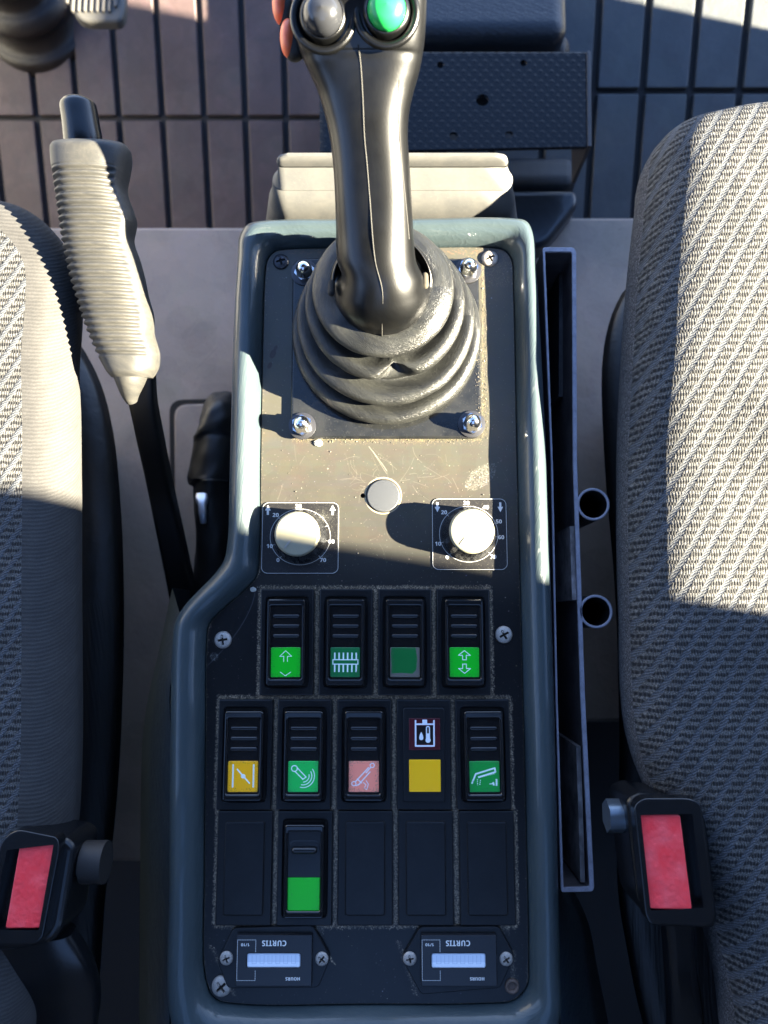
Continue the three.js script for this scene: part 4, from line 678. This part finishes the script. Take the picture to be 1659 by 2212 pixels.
{ // left seat
  const loop = curveLoop([[163, 1300], [161, 900], [158, 790], [165, 690], [165, 612], [148, 548], [108, 492], [60, 455], [0, 437], [-150, 432], [-500, 470], [-700, 900], [-700, 2300], [-100, 2420], [60, 2250], [105, 2000], [150, 1830], [163, 1650]], -0.004, 300);
  const b = at(-200, 1300, 0).setY(platY), st = thing('seat', b, 'left grey fabric seat with a smooth twill border, beside the brake lever', 'seat');
  const [fl, tp] = cushion(loop, [[0.05, -0.04], [0.014, -0.032], [0.003, -0.02], [0, -0.008], [0.0012, 0.0], [0.006, 0.0075], [0.0140, 0.0115], [0.03, 0.0128]], () => 0, 0.90, 0.0007);
  part('backrest', rbox(0.50, 0.58, 0.12, 0.04, 4), M.weaveDark, st, V(-0.425, 0.29, 0.30).sub(b));  // out of view; added to keep rear light off the platform
  { const P = fl.attributes.position, U = fl.attributes.uv; for (let i = 0; i < P.count; i++) U.setXY(i, P.getX(i), -P.getZ(i) + 0.8 * P.getY(i)); }
  put('side_bolster', fl, M.twill, st, 'smooth grey twill border'); put('cushion', tp, M.weaveDark, st, 'open woven mesh fabric');
  const bl = curveLoop([[268, 1300], [258, 1050], [244, 930], [222, 840], [195, 780], [165, 735], [100, 690], [-300, 690], [-300, 2300], [150, 2300], [232, 1900], [258, 1650]], -0.11, 200);
  put('seat_base', loft([inset(bl, 0.055).map((p) => p.setY(-0.2598)), inset(bl, 0.02).map((p) => p.setY(-0.14)), bl, inset(bl, 0.004).map((p) => p.setY(-0.102)), inset(bl, 0.016).map((p) => p.setY(-0.097)), inset(bl, 0.05).map((p) => p.setY(-0.095))]), M.seatBase, st);
}

// ------------------------------------------------------------------ seat belt buckles
function buckle(o) {
  const c = at(...o.centre, 0).setY(o.y - 0.02), t = thing('seat_belt_buckle', c, o.label, 'seat belt buckle', 'seat belt buckles');
  const y = o.y, P = (p, h = y) => at(p[0], p[1], h), Q = (pts, h) => plan(pts.map((p) => P(p, h)));
  put('housing', slab(roundPoly(Q(o.body, y - 0.012), 0.006), y - 0.034, y - 0.004, 0.003, 4), M.plastic, t);
  const s = roundPoly(Q(o.face, y), 0.004); s.holes.push(roundPoly(Q(o.opening, y), 0.0012, THREE.Path));
  put('face_frame', slab(s, y - 0.006, y + 0.0022, 0.0006, 3), M.plastic, t);
  put('release_button', slab(roundPoly(Q(o.red, y), 0.0012), y - 0.005, y + 0.0009, 0.0006, 2), M.red, t, 'red press button');
  put('tongue_slot', slab(roundPoly(Q(o.opening, y), 0.001), y - 0.0055, y - 0.0042, 0), M.recess, t);
  const rows = dense(o.stalk, 40).map(([py, L, R, h, th]) => { const a = at(L, py, h), b = at(R, py, h); return { c: a.clone().lerp(b, 0.5), w: (b.x - a.x) / 2, t: th, e: 3, side: V(1, 0, 0) }; });
  put('stalk', loft(sweepRings(rows, 36), { cap0: true, cap1: true }), M.plastic, t);
  const p = at(...o.bolt, y - 0.016), hex = new THREE.CylinderGeometry(o.boltR, o.boltR, 0.010, o.boltSides); hex.rotateZ(Math.PI / 2); const wash = new THREE.CylinderGeometry(o.boltR * 0.7, o.boltR * 0.7, 0.016, 24); wash.rotateZ(Math.PI / 2);
  put('bolt', [moved(hex, p.x, p.y, p.z), moved(wash, p.x - o.boltDir * 0.006, p.y, p.z)], o.boltMat, t);
}
buckle({ centre: [1440, 1850], y: 0.034, label: 'black seat belt buckle with red button against the right seat', body: [[1341, 1718], [1375, 1702], [1470, 1722], [1512, 1745], [1536, 1975], [1528, 1992], [1405, 1990], [1368, 1945]],
  face: [[1366, 1738], [1385, 1722], [1485, 1722], [1510, 1732], [1540, 1982], [1522, 1998], [1400, 1992], [1390, 1970]], opening: [[1377, 1755], [1494, 1752], [1519, 1960], [1399, 1966]], red: [[1379, 1757], [1468, 1759], [1494, 1964], [1402, 1962]],
  stalk: [[1960, 1425, 1500, 0.012, 0.006], [2020, 1432, 1496, 0.006, 0.007], [2080, 1436, 1500, 0.0, 0.007], [2150, 1440, 1512, -0.012, 0.007], [2230, 1442, 1520, -0.03, 0.007], [2330, 1440, 1524, -0.05, 0.007]], bolt: [1334, 1762], boltR: 0.0074, boltSides: 6, boltMat: std({ color: col(0.14, 0.17, 0.2), metalness: 0.7, roughness: 0.35 }), boltDir: -1 });
buckle({ centre: [90, 1910], y: 0.026, label: 'black seat belt buckle with red button against the left seat', body: [[30, 1800], [70, 1786], [160, 1800], [178, 1818], [150, 1990], [128, 2022], [40, 2040], [-40, 2040], [-30, 1900]],
  face: [[8, 1812], [40, 1788], [130, 1806], [133, 1835], [97, 2022], [78, 2036], [-60, 2036], [-42, 1990]], opening: [[18, 1830], [124, 1818], [91, 2008], [-24, 2008]], red: [[45, 1820], [121, 1820], [89, 2004], [13, 2004]],
  stalk: [[2010, -20, 160, 0.006, 0.007], [2080, -40, 200, 0.0, 0.008], [2150, -60, 216, -0.01, 0.008], [2230, -80, 208, -0.02, 0.008], [2330, -90, 200, -0.035, 0.008]], bolt: [206, 1862], boltR: 0.0092, boltSides: 24, boltMat: std({ color: col(0.02, 0.018, 0.017), metalness: 0.2, roughness: 0.6 }), boltDir: 1 });

// ------------------------------------------------------------------ steel channel with tube holders, right of the console
{
  const y = -0.006, p = at(1225, 1230, y), t = thing('steel_channel', V(p.x, -0.2, p.z), 'narrow open steel channel with two tube holders, fixed along the right of the console', 'metal holder');
  const o = [[1172, 534], [1238, 534], [1245, 542], [1247, 1000], [1264, 1500], [1284, 1918], [1280, 1926], [1212, 1928], [1200, 1500], [1190, 1000]].map((q) => at(...q, y)), n = o.length;
  const sh = roundPoly(plan(o), 0.0015), i = [[1176, 542], [1234, 542], [1238, 548], [1240, 1000], [1256, 1500], [1276, 1912], [1272, 1918], [1216, 1920], [1203, 1500], [1193, 1000]].map((q) => at(...q, y));
  sh.holes.push(roundPoly(plan(i), 0.0008, THREE.Path));
  put('rim', slab(sh, y - 0.0015, y, 0.0003), M.rawSteel, t);
  const sh2 = roundPoly(plan(o), 0.0015); sh2.holes.push(roundPoly(plan(i), 0.0008, THREE.Path));
  put('side_wall', slab(sh2, -0.11, y - 0.0016, 0), M.channel, t);
  put('bottom', slab(roundPoly(plan(o), 0.001), -0.115, -0.1101, 0), M.channel, t);
  for (const [a, b, y0, y1, c] of [[548, 828, -0.10, -0.03, col(0.07, 0.06, 0.062)], [1135, 1296, -0.085, -0.009, col(0.42, 0.37, 0.36)], [1615, 1912, -0.10, -0.010, col(0.26, 0.235, 0.23)]]) {  // thin tinted plates standing in for light falling on the inner wall
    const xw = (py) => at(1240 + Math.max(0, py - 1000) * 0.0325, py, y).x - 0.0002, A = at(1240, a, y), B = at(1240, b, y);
    put('wall_light_patch', slab(polyShape([[xw(a), -A.z], [xw(b), -B.z], [xw(b) - 0.0022, -B.z], [xw(a) - 0.0022, -A.z]]), y0, y1, 0), std({ map: rep(cloudTex, 0.05), color: c, roughness: 0.6 }), t);
  }
  for (const [x, yy] of [[1282, 1089], [1288, 1321]]) { const c = at(x, yy, y), r1 = 0.0083, r0 = 0.0070;  // tube body coloured near-black to stand for the shade inside
    const th = put('tube_holder', moved(lathe([[r1 - 0.0001, -0.09], [r1 - 0.0001, -0.0012], [r0 + 0.0001, -0.0012], [r0 + 0.0001, -0.09], [0, -0.09]], 48), c.x, y, c.z), M.matte, t);
    put('rim', moved(lathe([[r1, -0.0012], [r1, -0.0003], [r1 - 0.0003, 0], [r0 + 0.0003, 0], [r0, -0.0003], [r0, -0.0012]], 48), c.x, y, c.z), M.rawSteel, th); }
}

// ------------------------------------------------------------------ things beyond the console
{ // pale moulded housing
  const c = at(845, 400, -0.1).setY(platY), t = thing('moulded_housing', c, 'pale grey moulded housing with a rounded lid behind the joystick', 'plastic housing');
  const zb = at(840, 331, 0.0142).z;
  const ring = (l, r, yp, h, r0 = 0.02) => { const a = at(l, yp, h), b = at(r, yp, h), depth = a.z - zb, s = rectShape(b.x - a.x, depth, Math.min(r0, depth * 0.48)), cx = (a.x + b.x) / 2, cz = a.z - depth / 2; return s.getSpacedPoints(160).slice(0, 160).map((p) => V(cx + p.x, h, cz - p.y)); };
  put('case', loft([ring(560, 1130, 600, -0.20), ring(572, 1120, 520, -0.04), ring(580, 1113, 470, -0.008), ring(588, 1109, 413, 0.0005), ring(589, 1108, 411.5, 0.0006), ring(589.5, 1107.5, 410, 0.0014), ring(600, 1098, 362, 0.008)]), M.beige, t);
  put('lid', loft([ring(599, 1097, 360, 0.0085), ring(597, 1098, 357, 0.0095), ring(598, 1097, 350, 0.012), ring(603, 1093, 343, 0.0136), ring(618, 1076, 337, 0.0146, 0.002)], { cap1: true }), M.beige, t);
}
{ // dark stepped duct
  const h = -0.20, c = at(1080, 250, h).setY(-0.5), t = thing('moulded_duct', c, 'dark blue stepped moulded column standing under the perforated plate', 'column cover');
  const blk = (x0, x1, y0, y1, top, bottom, r, name) => { const a = at(x0, y0, top), b = at(x1, y1, top), g = rbox(b.x - a.x, top - bottom, b.z - a.z, r, 5); put(name, moved(g, (a.x + b.x) / 2, (top + bottom) / 2, (a.z + b.z) / 2), M.duct, t); };
  blk(700, 1231, -160, 74, -0.19, -0.5, 0.014, 'step'); blk(700, 1238, 60, 118, -0.225, -0.5, 0.012, 'step'); blk(700, 1252, 330, 402, -0.245, -0.5, 0.012, 'step');
  const q = [at(900, 408, -0.235), at(1246, 408, -0.235), at(1251, 440, -0.235), at(1180, 530, -0.235), at(900, 560, -0.235)]; put('step', slab(roundPoly(plan(q), 0.01), -0.5, -0.235, 0.006, 4), M.duct, t);
}
{ // perforated plate
  const h = -0.165, c = at(1080, 220, h).setY(-0.3), t = thing('metal_plate', c, 'glossy black sheet-metal plate with drilled holes and dimples behind the joystick', 'metal plate');
  const q = [at(690, 112, h), at(1267, 112, h), at(1269, 318, h), at(690, 330, h)], s = roundPoly(plan(q), 0.002);
  for (const [x, y, r] of [[951, 140, 0.0028], [1131, 136, 0.0028], [1042, 216, 0.0046], [980, 294, 0.0034], [1100, 291, 0.0032]]) { const p = at(x, y, h), k = new THREE.Path(); k.absarc(p.x, -p.z, r * 1.25, 0, Math.PI * 2, true); s.holes.push(k); }
  const face = new THREE.MeshPhysicalMaterial({ color: col(0.006, 0.0065, 0.008), specularIntensity: 0.45, roughness: 0.15, bumpMap: rep(dataTex(128, 128, (u, v) => { const f = (a, b) => Math.max(0, 1 - Math.hypot(a, b) / 0.2); return 0.25 * n8(u, v) + 0.75 * Math.max(f(u - 0.25, v - 0.25), f(u - 0.75, v - 0.75)); }), 0.0085), bumpScale: 0.0005 });
  put('face', slab(s, h - 0.003, h, 0.0008), face, t);
  const a = at(1267, 112, h), b = at(1269, 318, h); put('folded_edge', slab(roundPoly(plan([a, V(a.x + 0.003, h, a.z), V(b.x + 0.003, h, b.z), b]), 0.0006), h - 0.05, h + 0.001, 0.0006), mat(0.03, 0.026, 0.025, 0.35), t);
}
{ // pedal and column boot, top left
  const h = -0.27, a = at(143, -76, h), b = at(270, 46, h), w = b.x - a.x, d = b.z - a.z, c = V((a.x + b.x) / 2, h, (a.z + b.z) / 2);
  const t = thing('pedal', c, 'foot pedal with a ribbed rubber pad at the top left', 'pedal');
  const cs = [at(137, -86, h), at(264, -86, h), at(270, 14, h), at(261, 46, h), at(172, 46, h), at(149, 14, h)];
  put('pad', slab(roundPoly(plan(cs), 0.012), h - 0.012, h, 0.003, 4), mat(0.07, 0.067, 0.06, 0.6, grainTex, 0.02, 0.00004), t);
  for (let k = 0; k < 9; k++) { const x0 = 152 + k * 13, p0 = at(x0, -86, h), p1 = at(x0, k === 0 ? 10 : k > 7 ? 18 : 28, h), g = rbox(0.0028, 0.004, p1.z - p0.z, 0.0012, 2); put('rib', moved(g, p0.x, h + 0.001, (p0.z + p1.z) / 2), mat(0.075, 0.07, 0.064, 0.6), t); }
  put('arm', moved(rbox(0.014, 0.012, 0.2, 0.004), c.x, h - 0.02, c.z - 0.1), M.matte, t);
  const bp = at(22, -62, -0.33), bt = thing('column_boot', V(bp.x, -0.5, bp.z), 'round dark rubber boot of folded rings in the top left corner', 'rubber boot');
  put('boot', moved(lathe(dense([[0.066, -0.14], [0.064, -0.06], [0.061, -0.03], [0.052, -0.024], [0.048, -0.01], [0.0535, 0.004], [0.048, 0.016], [0.04, 0.02], [0.0385, 0.034], [0.042, 0.044], [0.036, 0.056], [0.026, 0.06], [0.018, 0.08]], 60), 64), bp.x, -0.36, bp.z), mat(0.012, 0.010, 0.010, 0.33, cloudTex, 0.05, 0.0004), bt);
}
{ // loose grit
  const g = new THREE.IcosahedronGeometry(0.00032, 0), spots = [];
  const along = (a, b, n, w) => { for (let i = 0; i < n; i++) { const p = a.clone().lerp(b, rnd()); p.x += rr(-w, w); p.z += rr(-w, w); spots.push(p); } };
  for (const p of Object.values(slots)) { const w = PW / 2 + 0.0013, d = PD / 2 + 0.0013; along(V(p.x + w, 0.0005, p.z - d), V(p.x + w, 0.0005, p.z + d), 46, 0.0007); along(V(p.x - w, 0.0005, p.z - d), V(p.x - w, 0.0005, p.z + d), 46, 0.0007); along(V(p.x - w, 0.0005, p.z - d), V(p.x + w, 0.0005, p.z - d), 34, 0.0008); }
  along(at(632, 951, 0.0006), at(1040, 951, 0.0006), 160, 0.0012); along(at(1044, 560, 0.0006), at(1046, 945, 0.0006), 200, 0.0016); along(at(1035, 700, 0.0037), at(1036, 930, 0.0037), 160, 0.002);
  for (let i = 0; i < 260; i++) spots.push(at(rr(570, 1110), rr(560, 1260), 0.0006));
  for (let i = 0; i < 170; i++) spots.push(at(rr(450, 1130), rr(1260, 2160), 0.0006));
  const im = new THREE.InstancedMesh(g, std({ roughness: 0.9 }), spots.length), m = new THREE.Matrix4(); im.name = 'grit';
  spots.forEach((p, i) => { const s = rr(0.3, 0.75) * (rnd() < 0.04 ? 2 : 1); m.compose(p, new THREE.Quaternion().setFromEuler(new THREE.Euler(rr(0, 6), rr(0, 6), rr(0, 6))), V(s, s * 0.7, s * rr(0.7, 1.4))); im.setMatrixAt(i, m); const l = rr(0.06, 0.28); im.setColorAt(i, col(l, l * 0.86, l * 0.66)); });
  scene.add(tag(im, 'fine brown grit lying between the switches and round the joystick plate', 'grit', null, 'stuff'));
  for (const [x, y, s, l, n] of [[547, 1273, 0.0013, 'white crumb on the panel below the left frame bend', 'crumb'], [687, 957, 0.0019, 'small pale chip lying below the joystick plate', 'crumb']]) { const q = at(x, y, 0.0008), k = new THREE.IcosahedronGeometry(s, 1), P = k.attributes.position; for (let i = 0; i < P.count; i++) { const f = 1 + 0.35 * noise(P.getX(i) * 1500, P.getY(i) * 1500, P.getZ(i) * 1500 + x); P.setXYZ(i, P.getX(i) * f * 1.2, P.getY(i) * f * 0.5, P.getZ(i) * f); } k.computeVertexNormals(); const o = new THREE.Mesh(k, mat(0.4, 0.38, 0.33, 0.8)); o.name = numbered('crumb'); o.position.set(q.x, 0.0008, q.z); tag(o, l, 'crumb'); scene.add(o); }
}

scene.traverse((o) => { if (o.isMesh) { o.castShadow = o.receiveShadow = true; } });
renderer.render(scene, camera);
